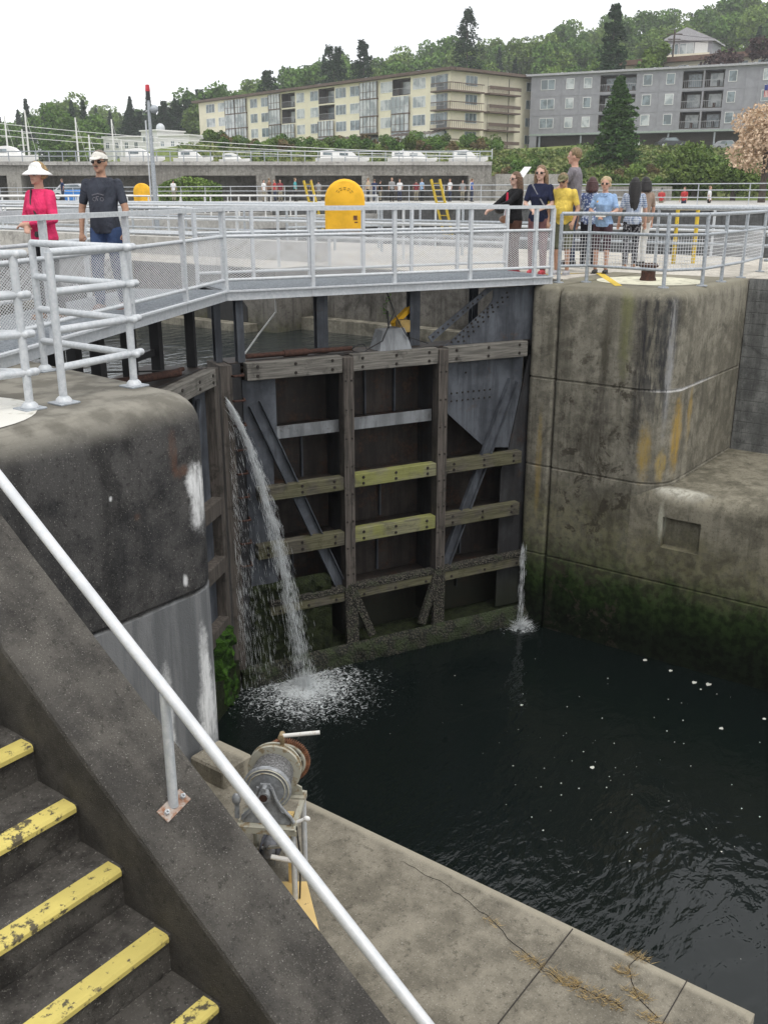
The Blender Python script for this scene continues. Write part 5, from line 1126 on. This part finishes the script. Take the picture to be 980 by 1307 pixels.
for px_, top, o_ in MA:
    x, y = B(px_, 104); t = cthing('boat_mast', '%s slender white sailboat mast counted from the left edge' % o_, 'mast', x, y, 3.5, 0, 'sailboat masts behind the bank wall'); h = BZ(top, 104) - 3.5
    MB().tube([(0, 0, 0), (.02, 0, h)], [.10, .07], 6).build('pole', M['white'], t); MB().tube([(-.5, 0, h * .62), (.5, 0, h * .62)], .03, 4).tube([(0, 0, h), (1.1, 0, 0)], .014, 4).build('stay', M['white'], t)
def car(label, px_, Y, col, z=None):
    x, y = B(px_, Y); t = cthing('parked_car', label, 'car', x, y, hgt(x, y) if z is None else z, 0, 'cars parked by the carport')
    pr = [(-2.1, .3), (-2.1, .75), (-1.6, .85), (-1.0, 1.35), (.5, 1.4), (1.1, .9), (2.0, .78), (2.1, .35)]
    MB().plate(pr, -.85, .85).build('body', plain('car_paint_%d' % px_, col, .3), t); MB().plate([(-1.35, .9), (-.92, 1.28), (.42, 1.32), (.88, .92)], -.865, -.855).build('window', M['glass_far'], t)
    for xx in (-1.3, 1.3):
        w_ = MB().tube([(xx, -.9, .33), (xx, -.7, .33)], .33, 14).build('wheel', M['black'], t); MB().tube([(xx, -.92, .33), (xx, -.895, .33)], .18, 10).build('rim', M['galv'], w_)
    return t
car('white parked car just right of the green cypress', 791, 146, (.7, .7, .7)); car('dark parked car in the carport right of the cypress', 850, 148, (.05, .055, .06)); car('silver parked car partly hidden at the right end of the carport', 920, 149, (.35, .36, .38))
t = car('white van like car with blue cover parked in the leftmost dark bay', 98, 86, (.7, .72, .74), .7); t['group'] = ''; del t['group']; MB().box(-.6, -1.3, 0, 1.6, -.9, .9, .1).build('blue_cover', plain('blue_tarp', (.04, .22, .62), .6), t)
# utility pole, wires, flag, sign board
t = cthing('utility_pole', 'brown utility pole with crossarm rising in front of the hillside house', 'utility pole', *B(843, 190), 10); zt = BZ(38, 190) - 10
MB().tube([(0, 0, 0), (0, 0, zt)], .16, 6).build('pole', M['bark'], t); MB().box(-1.4, -.06, zt - .8, 1.4, .06, zt - .62).box(-1.1, -.06, zt - 1.6, 1.1, .06, zt - 1.45).build('crossarm', M['bark'], t)
top = CW(*B(843, 190), 10 + zt - .7)
for i, (a, b) in enumerate(((BZ(84, 190), BZ(70, 190)), (BZ(92, 190), BZ(76, 190)))):
    pts = []
    for k in range(13): q = k / 12; px_ = 640 + (843 - 640) * q; pts.append(CW(*B(px_, 215 - 25 * q), (BZ(73 - i * -6, 215) * (1 - q) + (top.z - i * .8) * q) - 1.2 * 4 * q * (1 - q)))
    tag(MB().tube(pts, .03, 4).build('overhead_wire', M['black']), ['upper', 'lower'][i] + ' dark wire running left from the utility pole', 'wire')
    pts = [CW(*B(843 + 170 * k / 12, 190), top.z - i * .8 - .8 * 4 * (k / 12) * (1 - k / 12)) for k in range(13)]
    tag(MB().tube(pts, .03, 4).build('overhead_wire', M['black']), ['upper', 'lower'][i] + ' dark wire running right from the utility pole', 'wire')
t = cthing('flag', 'small striped red white and blue flag hanging from the grey building balcony', 'flag', *B(964, 149), BZ(124, 149))
f_ = MB(); f_.mi = 0
for k in range(9): f_.mi = k % 2; f_.box(-.45 + k * .1, -.02 + .03 * math.sin(k), 0, -.35 + k * .1, .02 + .03 * math.sin(k), 1.6)
f_.mi = 2; f_.box(-.46, -.06, .9, .0, .06, 1.62); f_.build('cloth', [plain('flag_red', (.5, .03, .04), .8), M['white'], plain('flag_blue', (.03, .05, .25), .8)], t); MB().tube([(-.5, 0, 1.7), (.5, .1, 1.3)], .03, 5).build('staff', M['white'], t)
t = cthing('sign_board', 'white slanted information board on posts at the foot of the slope', 'sign', *B(665, 80), 2.4); MB().rings([[(-.55, 0, 0), (.05, 0, 0), (.75, .3, .9), (.2, .3, .9)], [(-.55, .08, 0), (.05, .08, 0), (.75, .38, .9), (.2, .38, .9)]]).build('panel', M['white'], t); MB().tube([(0, .1, -1.8), (0, .1, .3)], .04, 6).build('post', M['galv'], t)
for px_, top in ((607, 195), (626, 190), (514, 190)):
    t = cthing('fence_pole', 'thin grey pole above the bank wall, %s' % {607: 'left of a pair near the slope', 626: 'right of a pair near the slope', 514: 'standing alone near the centre'}[px_], 'pole', *B(px_, 91), 4.2); MB().tube([(0, 0, 0), (0, 0, BZ(top, 91) - 4.2)], .05, 6).build('pole', M['galv'], t)
# yellow bollard-like post on the right terrace and white litter bin shapes near the railing
t = thing('yellow_hoop', 'thin yellow pipe hoop standing on the far terrace behind the white booted visitor', 'barrier', (19.1, 7.25, 0)); MB().tube([(0, 0, 0), (0, 0, 1.02), (.32, -.28, 1.02), (.32, -.28, 0)], .04, 8).build('pipe', M['yellow_line'], t)

for i, (a, b) in enumerate(((152, 196), (160, 199), (168, 203))):
    pts = [CW(*B(-40 + 650 * k / 14, 89), BZ(a + (b - a) * k / 14, 89) - .5 * 4 * (k / 14) * (1 - k / 14)) for k in range(15)]
    tag(MB().tube(pts, .022, 4).build('overhead_line', M['white']), '%s of three thin pale lines strung above the long bank wall' % ('top', 'middle', 'lowest')[i], 'line')
# ------------------------------------------------------------------ people
def skinm(n, c): return plain('skin_' + n, c, .6, 0, .12, 30)
SK = skinm('light', (.52, .30, .22)); SKT = skinm('tan', (.42, .24, .16)); SKP = skinm('pale', (.58, .37, .29))
def cloth(name, a, b=None, pattern=None):
    if name in _mc: return _mc[name]
    s = SH(name); n = s.noise(9, 5, .6); c = s.mix(s.step(n, .35, .65), tuple(q * .72 for q in a), a)
    if pattern == 'floral': c = s.mix(s.step(s.noise(26, 3, .6), .50, .56), c, b)
    if pattern == 'check':
        u = s.step(s.m('SINE', s.m('MULTIPLY', s.Z, 170)), -.2, .2); v = s.step(s.m('SINE', s.m('MULTIPLY', s.m('ADD', s.X, s.Y), 170)), -.2, .2); c = s.mix(s.m('MULTIPLY', s.m('ADD', u, v), .4), c, b)
    s.bump(s.noise(7, 4, .6, vec=s.vec((1, 1, .6)), dist=1.5), .9, .05); _mc[name] = s.fin(c, .9, 0, Specular_IOR_Level=.15); return _mc[name]
def cap_(mb, a, b, ra, rb, n=12):           # rounded tapered limb
    a = Vector(a); b = Vector(b); d = (b - a).normalized()
    return mb.tube([a - d * ra * .85, a - d * ra * .5, a, b, b + d * rb * .5, b + d * rb * .85], [ra * .45, ra * .85, ra, rb, rb * .85, rb * .45], n)
def torso(mb, g=0.0, top=1.46, bot=.86, belly=0, bust=0, fem=0, lean=0):
    S = [(.86, .155 + .01 * fem, .105), (.94, .165 + .01 * fem, .115), (1.04, .15 - .015 * fem, .105 + belly), (1.14, .148 - .018 * fem, .105 + belly), (1.26, .165 - .012 * fem, .112 + bust), (1.36, .18 - .02 * fem, .105 + bust * .4), (1.42, .165 - .02 * fem, .085), (1.47, .09, .065)]
    n = 20; rg = []
    for z, a, b in S:
        if z < bot - .05 or z > top + .01: continue
        y0 = lean * (z - .9) + (belly * .5 if 1.0 < z < 1.2 else 0) + (bust * .5 if 1.2 < z < 1.3 else 0)
        rg.append([((a + g) * math.cos(6.2832 * k / n), y0 + (b + g) * math.sin(6.2832 * k / n), z) for k in range(n)])
    return mb.rings(rg)
def hand(mb, w, dirv, curl=.5, side=1):
    w = Vector(w); d = Vector(dirv).normalized(); up = Vector((0, 0, 1)) if abs(d.z) < .8 else Vector((0, 1, 0)); x = d.cross(up).normalized(); y = x.cross(d)
    pc = w + d * .045; i0 = len(mb.v); cap_(mb, w, w + d * .07, .027, .033, 10)
    for k, (o, l) in enumerate(((-.027, .062), (-.009, .07), (.009, .066), (.026, .052))):
        a = w + d * .085 + x * o; b = a + d * l * .5 - y * .008; c_ = b + (d * (1 - curl) - y * curl).normalized() * l * .5
        cap_(mb, a, b, .0095, .009, 8); cap_(mb, b, c_, .009, .0075, 8)
    a = w + d * .03 + x * .028 * side; b = a + (d + x * side * .9).normalized() * .035; cap_(mb, a, b, .011, .010, 8); cap_(mb, b, b + d * .028, .010, .008, 8)
def person(label, pos, face, H=1.75, group=None, vox=.0105, skin=None, top=None, bottom=None, sleeve='short', legs='long', shoes=None, hair=None, hairm=None, hat=None, hatm=None, glasses=True,
           arms=None, step_=.0, belly=0, fem=0, bust=0, lean=0, tilt=0, turn=0, extra=None, mustache=False, far=False, z=0, bag=None, hairlen=0):
    skin = skin or SK; s = H / 1.75; pw = CW(*pos) if not isinstance(pos, Vector) else pos
    fd = CW(*face); rz = math.atan2(fd.y, fd.x) - math.pi / 2
    t = thing('person', label, 'person', (pw.x, pw.y, z), rz, group); t.scale = (s, s, s)
    sh = .185 - .02 * fem; sy = lean * .52
    A = arms or [((.245, .02, 1.13), (.26, .08, .90)), ((-.245, .02, 1.13), (-.26, .08, .90))]
    S = [Vector((sh, sy, 1.405)), Vector((-sh, sy, 1.405))]; hips = [Vector((.09, 0, .90)), Vector((-.09, 0, .90))]
    F = [Vector((.10, step_, .06)), Vector((-.10, -step_, .06))]; K = [Vector((.10, step_ * .55 + .03, .49)), Vector((-.10, -step_ * .4 + .03, .49))]
    hc = Vector((0, sy + .015 + .05 * (tilt > 0), 1.62 - .035 * (tilt > .2)))
    hr = Matrix.Translation(hc) @ Matrix.Rotation(turn, 4, 'Z') @ Matrix.Rotation(-tilt, 4, 'X')
    b = MB(); torso(b, -.008, belly=belly, fem=fem, bust=bust, lean=lean)
    cap_(b, (0, sy, 1.42), (0, sy + .01, 1.55), .056, .052)
    i0 = len(b.v); b.ball((0, 0, .02), (.076, .094, .112), 18, 14); b.ball((0, .028, -.055), (.056, .062, .052), 14, 9)
    b.tube([(0, .088, .03), (0, .112, -.012), (0, .095, -.022)], [.009, .015, .010], 7); b.ball((0, .083, -.048), (.024, .012, .010), 8, 6); b.ball((0, .078, -.09), (.02, .016, .014), 8, 6); b.ball((0, .082, .045), (.05, .014, .01), 10, 5)
    for q in (-1, 1): b.ball((q * .078, -.005, -.005), (.012, .02, .032), 8, 7)
    b.xf(hr, i0)
    for i, (el, wr) in enumerate(A):
        el = Vector(el); wr = Vector(wr); cap_(b, S[i], el, .052 - .008 * fem, .040 - .005 * fem); cap_(b, el, wr, .040 - .005 * fem, .026); hand(b, wr, wr - el if i < len(A) else (0, 0, -1), .55, -1 if i == 0 else 1)
    for i in (0, 1):
        cap_(b, hips[i], K[i], .083, .055); cap_(b, K[i], F[i] + Vector((0, 0, .03)), .056, .036); cap_(b, F[i] + Vector((0, -.04, -.022)), F[i] + Vector((0, .13, -.03)), .034, .028)
    meshobj('body', remesh(b, vox, 3), skin, t)
    # clothes
    g = .014; c_ = MB(); torso(c_, g, top=1.47, bot=.90, belly=belly, fem=fem, bust=bust, lean=lean)
    for i, (el, wr) in enumerate(A):
        el = Vector(el); wr = Vector(wr); c_.ball(tuple(S[i] + Vector((-.01 if i == 0 else .01, 0, -.005))), .058, 12, 9)
        if sleeve == 'short': cap_(c_, S[i], S[i].lerp(el, .72), .060, .051)
        elif sleeve == 'long': cap_(c_, S[i], el, .064, .052); cap_(c_, el, el.lerp(wr, .86), .052, .038)
    c_ = c_
    meshobj('shirt', remesh(c_, vox, 4), top, t)
    c_ = MB(); torso(c_, .006, top=.98, bot=.86, belly=0, fem=fem)
    lo = {'long': 1.0, 'knee': .0, 'capri': .45}[legs]
    for i in (0, 1):
        k1 = K[i]; cap_(c_, hips[i], k1, .099, .076 if legs != 'long' else .070)
        if lo: cap_(c_, k1, k1.lerp(F[i] + Vector((0, -.012, .035)), lo), .070, .056)
    meshobj('trousers' if legs == 'long' else 'shorts', remesh(c_, vox, 3), bottom, t)
    for i in (0, 1):
        c_ = MB(); cap_(c_, F[i] + Vector((0, -.045, -.016)), F[i] + Vector((0, .135, -.026)), .044, .034, 12); c_.box(F[i].x - .042, F[i].y - .085, .0, F[i].x + .042, F[i].y + .165, .018, .004)
        c_.build('shoe', shoes or M['black'], t, smooth=True)
    # hair, hat, glasses, face
    if hair:
        c_ = MB(); c_.ball((0, -.016, .045), (.088, .098, .100), 16, 12)
        if hair in ('bob', 'long'):
            L = hairlen or (.10 if hair == 'bob' else .34)
            for k in range(17):
                a = math.pi * (1.0 + k / 16.0) if True else 0; x = .083 * math.cos(a); y = -.02 + .085 * math.sin(a)
                c_.tube([(x, y, .05), (x * 1.12, y * 1.1, -.06), (x * 1.15 + random.uniform(-.01, .01), y * 1.15 - .01, -.06 - L * .6), (x * (1.0 if L > .2 else .9), y * 1.0 - .02, -.06 - L * random.uniform(.85, 1.05))], [.03, .034, .032, .014], 8)
        if hair == 'curly':
            for k in range(60):
                a = random.uniform(math.pi * .95, math.pi * 2.05); e = random.uniform(-.6, 1.3); c_.ball((.088 * math.cos(a) * math.cos(e), -.015 + .098 * math.sin(a) * math.cos(e), .03 + .10 * math.sin(e)), random.uniform(.02, .032), 7, 5)
        me = remesh(c_, vox * .8, 1); o = meshobj('hair', me, hairm, t); o.matrix_local = hr
        # keep the face free
        for v_ in me.vertices:
            if v_.co.y > .035 and v_.co.z < .075: v_.co.y = .035 - (v_.co.y - .035) * .2
    if hat:
        c_ = MB(); n = 20; rg = []
        for k in range(7): a = math.pi / 2 * k / 6; rg.append([((.090 * math.cos(a) + .001) * math.cos(6.2832 * i / n), -.008 + (.106 * math.cos(a) + .001) * math.sin(6.2832 * i / n), .045 + (.088 if hat == 'cap' else .10) * math.sin(a)) for i in range(n)])
        c_.rings(rg); o = c_.build('cap' if hat == 'cap' else 'sun_hat', hatm, t, smooth=True); o.matrix_local = hr
        c_ = MB()
        if hat == 'cap':
            u = [(.068 * math.sin(a), .072 + .078 * math.cos(a), .056 - .028 * math.cos(a)) for a in [math.pi * (-.5 + k / 10) for k in range(11)]]
            c_.rings([[(x, y, z_) for x, y, z_ in u], [(x, y, z_ + .008) for x, y, z_ in u]])
        else:
            rg = [[(r_ * math.cos(6.2832 * i / n), -.005 + r_ * 1.08 * math.sin(6.2832 * i / n), zz) for i in range(n)] for r_, zz in ((.095, .055), (.135, .03), (.160, .008), (.157, .0), (.13, .022), (.093, .046))]
            c_.rings(rg, False)
        c_.build('brim', hatm, o, smooth=True)
    if glasses:
        c_ = MB()
        for q in (-1, 1): c_.ball((q * .034, .083, .012), (.030, .014, .020), 12, 8); c_.bar((q * .062, .075, .018), (q * .080, -.01, .015), .005, .008)
        c_.bar((-.012, .095, .016), (.012, .095, .016), .006, .006); o = c_.build('sunglasses', M['shades'], t, smooth=True); o.matrix_local = hr
    elif not far:
        for q in (-1, 1):
            c_ = MB().ball((q * .031, .079, .012), (.013, .011, .008), 10, 7); o = c_.build('eye', M['white'], t, smooth=True); o.matrix_local = hr
            c_ = MB().ball((q * .031, .087, .012), (.006, .005, .006), 8, 6).build('iris', M['black'], o)
    if not far:
        c_ = MB().ball((0, .092, -.050), (.022, .006, .006), 8, 5).build('lips', plain('lips', (.36, .13, .11), .5), t); c_.matrix_local = hr
    if mustache: c_ = MB().ball((0, .098, -.034), (.030, .009, .008), 8, 5).build('moustache', plain('grey_brown_hair', (.16, .12, .09), .8), t); c_.matrix_local = hr
    if extra: extra(t)
    return t
M['shades'] = plain('sunglass_plastic', (.015, .013, .013), .15)
HB = lambda n, c: plain('hair_' + n, c, .55, 0, .5, 45, .6)
blonde, lblonde, brown, redb, blackh, sandy = HB('blonde', (.42, .28, .12)), HB('light_blonde', (.55, .43, .24)), HB('brown', (.16, .085, .045)), HB('dark_red', (.08, .03, .03)), HB('black', (.014, .012, .013)), HB('sandy', (.26, .18, .09))
def strap(t, pts, r=.012, m=None, name='strap'): MB().tube(pts, r, 6).build(name, m or M['black'], t, smooth=True)
random.seed(31)
# the strolling couple (positions: metres right / ahead of the viewer)
def woman_extra(t):
    strap(t, [(.04, .09, 1.46), (-.0, .145, 1.32), (-.10, .15, 1.15), (-.17, .10, 1.02)], .011); o = MB().box(-.045, -.03, -.03, .045, .03, .035, .006); o.tube([(0, .03, 0), (0, .055, 0)], .024, 12); o.xf(Matrix.Translation((-.13, .165, .975))); o.build('camera', M['black'], t)
    # camera strap text band left plain
W1 = person('woman in bright pink top and white sun hat leaning on the bridge rail', (-3.30, 9.78), (-.55, -.83), 1.466, top=cloth('pink_knit', (.78, .05, .16)), bottom=cloth('black_leggings', (.02, .02, .022)), sleeve='long', legs='long', fem=1, bust=.03, belly=.015, hair='curly', hairm=blonde, hat='sun', hatm=cloth('white_hat', (.85, .85, .83)), shoes=plain('leather_sandal', (.3, .17, .09), .7), skin=SK,
            arms=[((.235, .05, 1.14), (.04, .20, 1.06)), ((-.235, .03, 1.14), (-.02, .22, 1.09))], extra=woman_extra, step_=.05, vox=.0095, turn=.15, z=.12)
def man_extra(t):
    MB().rings([[(.172 * math.cos(6.2832 * k / 24), .122 * math.sin(6.2832 * k / 24) + .0, z) for k in range(24)] for z in (.935, .972)]).build('belt', M['black'], t)
    pr = MB()
    for k in range(-4, 5):
        a = k * .19; pr.box(.016 * k - .005, .1285 + .0, 1.290 - abs(k) * .004, .016 * k + .005, .1315, 1.302 - abs(k) * .004)
    for cx_ in (-.045, .045):
        for k in range(10): a = 6.2832 * k / 10; pr.box(cx_ + .019 * math.cos(a) - .004, .126, 1.235 + .019 * math.sin(a) - .004, cx_ + .019 * math.cos(a) + .004, .130, 1.235 + .019 * math.sin(a) + .004)
    pr.bar((-.012, .131, 1.265), (.022, .131, 1.262), .004, .008); pr.bar((.02, .131, 1.262), (-.004, .131, 1.20), .004, .010)
    pr.build('shirt_print', plain('faded_shirt_print', (.22, .22, .25), .9), t)
person('man in dark grey printed T-shirt, jeans and white cap walking on the bridge', (-2.93, 10.62), (-.18, -.98), 1.607, top=cloth('charcoal_cotton', (.055, .062, .08)), bottom=cloth('blue_denim', (.055, .09, .19)), hair='short', hairm=HB('greybrown', (.2, .16, .12)), hat='cap', hatm=cloth('white_cap', (.8, .78, .72)), skin=SKT, mustache=True, belly=.02,
       arms=[((.27, .0, 1.13), (.275, .05, .87)), ((-.27, .02, 1.13), (-.275, .09, .88))], step_=.10, extra=man_extra, vox=.0095, z=.12, shoes=plain('brown_shoe', (.3, .2, .17), .6))
def PX(px_, Y): return ((px_ - 490) / 1285 * Y, Y)
GRP = 'visitors standing together on the far pier'
def nv_extra(t):
    for i, w_ in enumerate((.09, .13, .11)): MB().box(-w_ / 2, .128, 1.30 - i * .04, w_ / 2, .1335, 1.322 - i * .04).build('white_print', M['white'], t)
    strap(t, [(.12, .07, 1.45), (.0, .14, 1.3), (-.16, .12, 1.05)], .013, plain('grey_strap', (.25, .25, .27), .8)); MB().box(-.04, .24, 1.03, .04, .25, 1.10, .004).build('phone', M['black'], t)
def bk_extra(t):
    MB().rings([[(.03 + w_, .135 + .01, z), (.03 + w_, .15 + .01, z), (.03 - w_, .15 + .01, z), (.03 - w_, .135 + .01, z)] for w_, z in ((.02, 1.40), (.035, 1.2), (.05, .95))]).build('red_scarf', cloth('red_scarf', (.7, .05, .1)), t)
    c_ = MB(); c_.ball((-.02, .33, 1.10), (.14, .08, .075), 12, 8); c_.build('handbag', M['black'], t, smooth=True); MB().ball((.02, .20, .93), (.16, .07, .07), 12, 8).build('brown_bag', plain('brown_leather', (.28, .13, .07), .6), t, smooth=True)
person('young woman with brown hair in a black cardigan, leftmost of the group', PX(656, 17.6), (-.93, -.36), 1.66, top=cloth('black_knit', (.018, .018, .02)), bottom=cloth('dark_brown_trousers', (.12, .06, .045)), sleeve='long', fem=1, bust=.02, hair='long', hairm=brown, skin=SKP,
       arms=[((.22, .22, 1.22), (.12, .46, 1.10)), ((-.20, .24, 1.22), (-.06, .48, 1.12))], extra=bk_extra, group=GRP, shoes=plain('red_shoe', (.5, .06, .08), .6))
person('young woman with long light brown hair in a navy T-shirt with white print', PX(687, 17.0), (-.45, -.89), 1.75, top=cloth('navy_cotton', (.025, .03, .065)), bottom=cloth('red_trousers', (.20, .10, .10)), fem=1, bust=.025, hair='long', hairm=HB('lightbrown', (.27, .17, .09)), skin=SKP,
       arms=[((.235, .07, 1.14), (.07, .24, 1.07)), ((-.235, .05, 1.14), (-.07, .25, 1.05))], extra=nv_extra, group=GRP, shoes=plain('red_shoe', (.5, .06, .08), .6))
person('man in yellow T-shirt, olive shorts and camouflage cap looking down over the rail', PX(719, 16.9), (-.50, -.86), 1.66, top=cloth('yellow_cotton', (.78, .58, .12)), bottom=cloth('olive_shorts', (.13, .135, .09)), legs='knee', belly=.065, hair='short', hairm=sandy, hat='cap', hatm=cloth('camo_cap', (.24, .22, .13), (.1, .1, .05), 'floral'), skin=SKT,
       arms=[((.27, .10, 1.13), (.24, .16, .90)), ((-.27, .08, 1.13), (-.24, .20, .92))], lean=.18, tilt=.30, group=GRP, shoes=plain('grey_trainer', (.4, .4, .42), .7))
def tall_extra(t): MB().ball((0, .07, 1.53), (.05, .03, .035), 10, 7).build('beard', sandy, t, smooth=True)
person('tall bearded young man in a grey T-shirt standing behind the yellow shirt', PX(729, 17.9), (-.90, .30), 1.97, top=cloth('grey_marl', (.22, .205, .225)), bottom=cloth('dark_denim', (.05, .06, .1)), hair='short', hairm=sandy, glasses=False, skin=SK, arms=[((.22, .18, 1.16), (.10, .34, 1.1)), ((-.22, .18, 1.16), (-.10, .34, 1.1))], group=GRP, z=.09)
person('woman with dark red hair in a blue flowered blouse seen from behind', PX(752, 18.3), (.25, .96), 1.585, top=cloth('blue_floral', (.10, .14, .30), (.60, .66, .78), 'floral'), bottom=cloth('black_trousers', (.02, .02, .025)), fem=1, hair='bob', hairm=redb, glasses=False, skin=SK, group=GRP, shoes=M['white'])
def bl_extra(t):
    MB().box(-.09, .25, 1.04, .09, .30, 1.07, .004).build('folded_leaflet', M['white'], t); MB().box(.07, .125, 1.30, .12, .13, 1.33).build('badge', M['yellow'], t)
    for q in (-1, 1): MB().rings([[(q * .01, .09, 1.47), (q * .07, .07, 1.475), (q * .07, .075, 1.468), (q * .012, .095, 1.462)], [(q * .015, .125, 1.41), (q * .06, .11, 1.43), (q * .06, .115, 1.425), (q * .017, .13, 1.405)]]).build('collar', cloth('pale_blue_cotton', (.32, .47, .72)), t)
person('short haired blonde woman in a light blue shirt and dark skirt holding a leaflet', PX(769, 17.15), (-.42, -.91), 1.57, top=cloth('pale_blue_cotton', (.32, .47, .72)), bottom=cloth('plum_capri', (.075, .045, .055)), legs='knee', fem=1, bust=.04, belly=.025, hair='curly', hairm=lblonde, skin=SK, arms=[((.25, .05, 1.15), (.06, .22, 1.07)), ((-.25, .05, 1.15), (-.06, .22, 1.07))], extra=bl_extra, group=GRP, shoes=M['black'])
person('woman with very long black hair in a checked blue tunic walking away', PX(806, 18.4), (.10, .99), 1.58, top=cloth('blue_check', (.20, .26, .40), (.62, .66, .72), 'check'), bottom=cloth('patterned_black_trousers', (.02, .02, .025), (.25, .25, .27), 'floral'), fem=1, hair='long', hairm=blackh, hairlen=.46, glasses=False, skin=SK, group=GRP, step_=.07, shoes=plain('tan_sandal', (.35, .2, .12), .6))
def wh_extra(t):
    MB().rings([[(-.17 - w_, y_ - .05, z_) for w_, y_, z_ in ()] or [(-.29, .05, z), (-.21, .05, z), (-.21, -.30, z), (-.29, -.30, z)] for z in (1.0, 1.28)]).build('white_shoulder_bag', M['white'], t); strap(t, [(-.25, .0, 1.27), (-.17, -.08, 1.46), (-.25, -.25, 1.27)], .010, M['white'])
person('woman in white trousers and black boots with a white shoulder bag, partly hidden', PX(819, 19.1), (-.30, .95), 1.60, top=cloth('taupe_top', (.32, .24, .19)), bottom=cloth('white_trousers', (.74, .73, .70)), fem=1, hair='bob', hairm=blackh, glasses=False, skin=SK, group=GRP, step_=.06, extra=wh_extra)
# far visitors
FP = [(337, 'white'), (344, 'brown'), (351, 'red'), (358, 'maroon'), (377, 'teal'), (398, 'black'), (407, 'grey'), (478, 'navy'), (485, 'black'), (500, 'grey'), (510, 'white'), (531, 'maroon'), (538, 'light blue'), (574, 'white'), (590, 'grey'), (601, 'white'), (222, 'white'), (236, 'black'), (262, 'lime'), (81, 'dark blue'), (470, 'tan'), (602, 'blue')]
FC = {'white': (.8, .8, .8), 'brown': (.22, .12, .08), 'red': (.5, .06, .06), 'maroon': (.22, .04, .05), 'teal': (.1, .4, .42), 'black': (.02, .02, .02), 'grey': (.3, .3, .3), 'navy': (.03, .04, .1), 'light blue': (.35, .5, .7), 'lime': (.6, .7, .35), 'dark blue': (.03, .05, .12), 'tan': (.5, .4, .28), 'blue': (.08, .15, .4)}
proto = {}
ords = ['first', 'second', 'third', 'fourth', 'fifth', 'sixth', 'seventh', 'eighth', 'ninth', 'tenth', 'eleventh', 'twelfth', 'thirteenth', 'fourteenth', 'fifteenth', 'sixteenth', 'seventeenth', 'eighteenth', 'nineteenth', 'twentieth', 'twenty-first', 'twenty-second']
for k, (px_, col) in enumerate(sorted(FP)):
    Y = 80 + (k * 37 % 7); p = CW(*B(px_, Y)); lab = 'distant visitor in %s top on the far bank, %s from the left' % (col, ords[k])
    v = k % 3
    if v not in proto:
        a = person(lab, p, ((-.7, .3, .8)[v], (-.6, .9, -.5)[v]), (1.72, 1.66, 1.8)[v], 'distant visitors on the far bank', .03, top=cloth('top_' + col.replace(' ', '_'), FC[col]), bottom=cloth('far_trousers_%d' % v, ((.05, .06, .1), (.3, .27, .2), (.03, .03, .03))[v]), hair='short', hairm=(brown, blackh, sandy)[v], glasses=False, far=True, z=.7); proto[v] = a
    else:
        a = copy_tree(proto[v]); a.location = (p.x, p.y, .7); a['label'] = lab; a.rotation_euler = (0, 0, random.uniform(0, 6.28))
        for ch in a.children:
            if ch.name.startswith('shirt'): ch.data = ch.data.copy(); ch.data.materials[0] = cloth('top_' + col.replace(' ', '_'), FC[col])
for px_, Y, col in ((844, 70, 'red'), (873, 66, 'red'), (905, 68, 'white')):
    a = copy_tree(proto[px_ % 3]); p = CW(*B(px_, Y)); a.location = (p.x, p.y, .0); a['label'] = 'small distant visitor in %s by the path, %s' % (col, {844: 'left of the other red one', 873: 'right of the other red one', 905: 'farthest right'}[px_]); a['group'] = 'distant visitors on the path'
    for ch in a.children:
        if ch.name.startswith('shirt'): ch.data = ch.data.copy(); ch.data.materials[0] = cloth('top_' + col, FC[col])
# ------------------------------------------------------------------ pale air over the distance
if HAZE:
    o = MB().box(-120, -260, -8, 620, 560, 120).build('haze', None)
    m = bpy.data.materials.new('air'); m.use_nodes = True; nt2 = m.node_tree; nt2.nodes.clear(); oo = nt2.nodes.new('ShaderNodeOutputMaterial'); pv = nt2.nodes.new('ShaderNodeVolumePrincipled')
    pv.inputs['Color'].default_value = (.93, .96, 1, 1); pv.inputs['Density'].default_value = HAZE; pv.inputs['Anisotropy'].default_value = .2; nt2.links.new(pv.outputs[0], oo.inputs['Volume'])
    o.data.materials.clear(); o.data.materials.append(m); tag(o, kind='stuff')
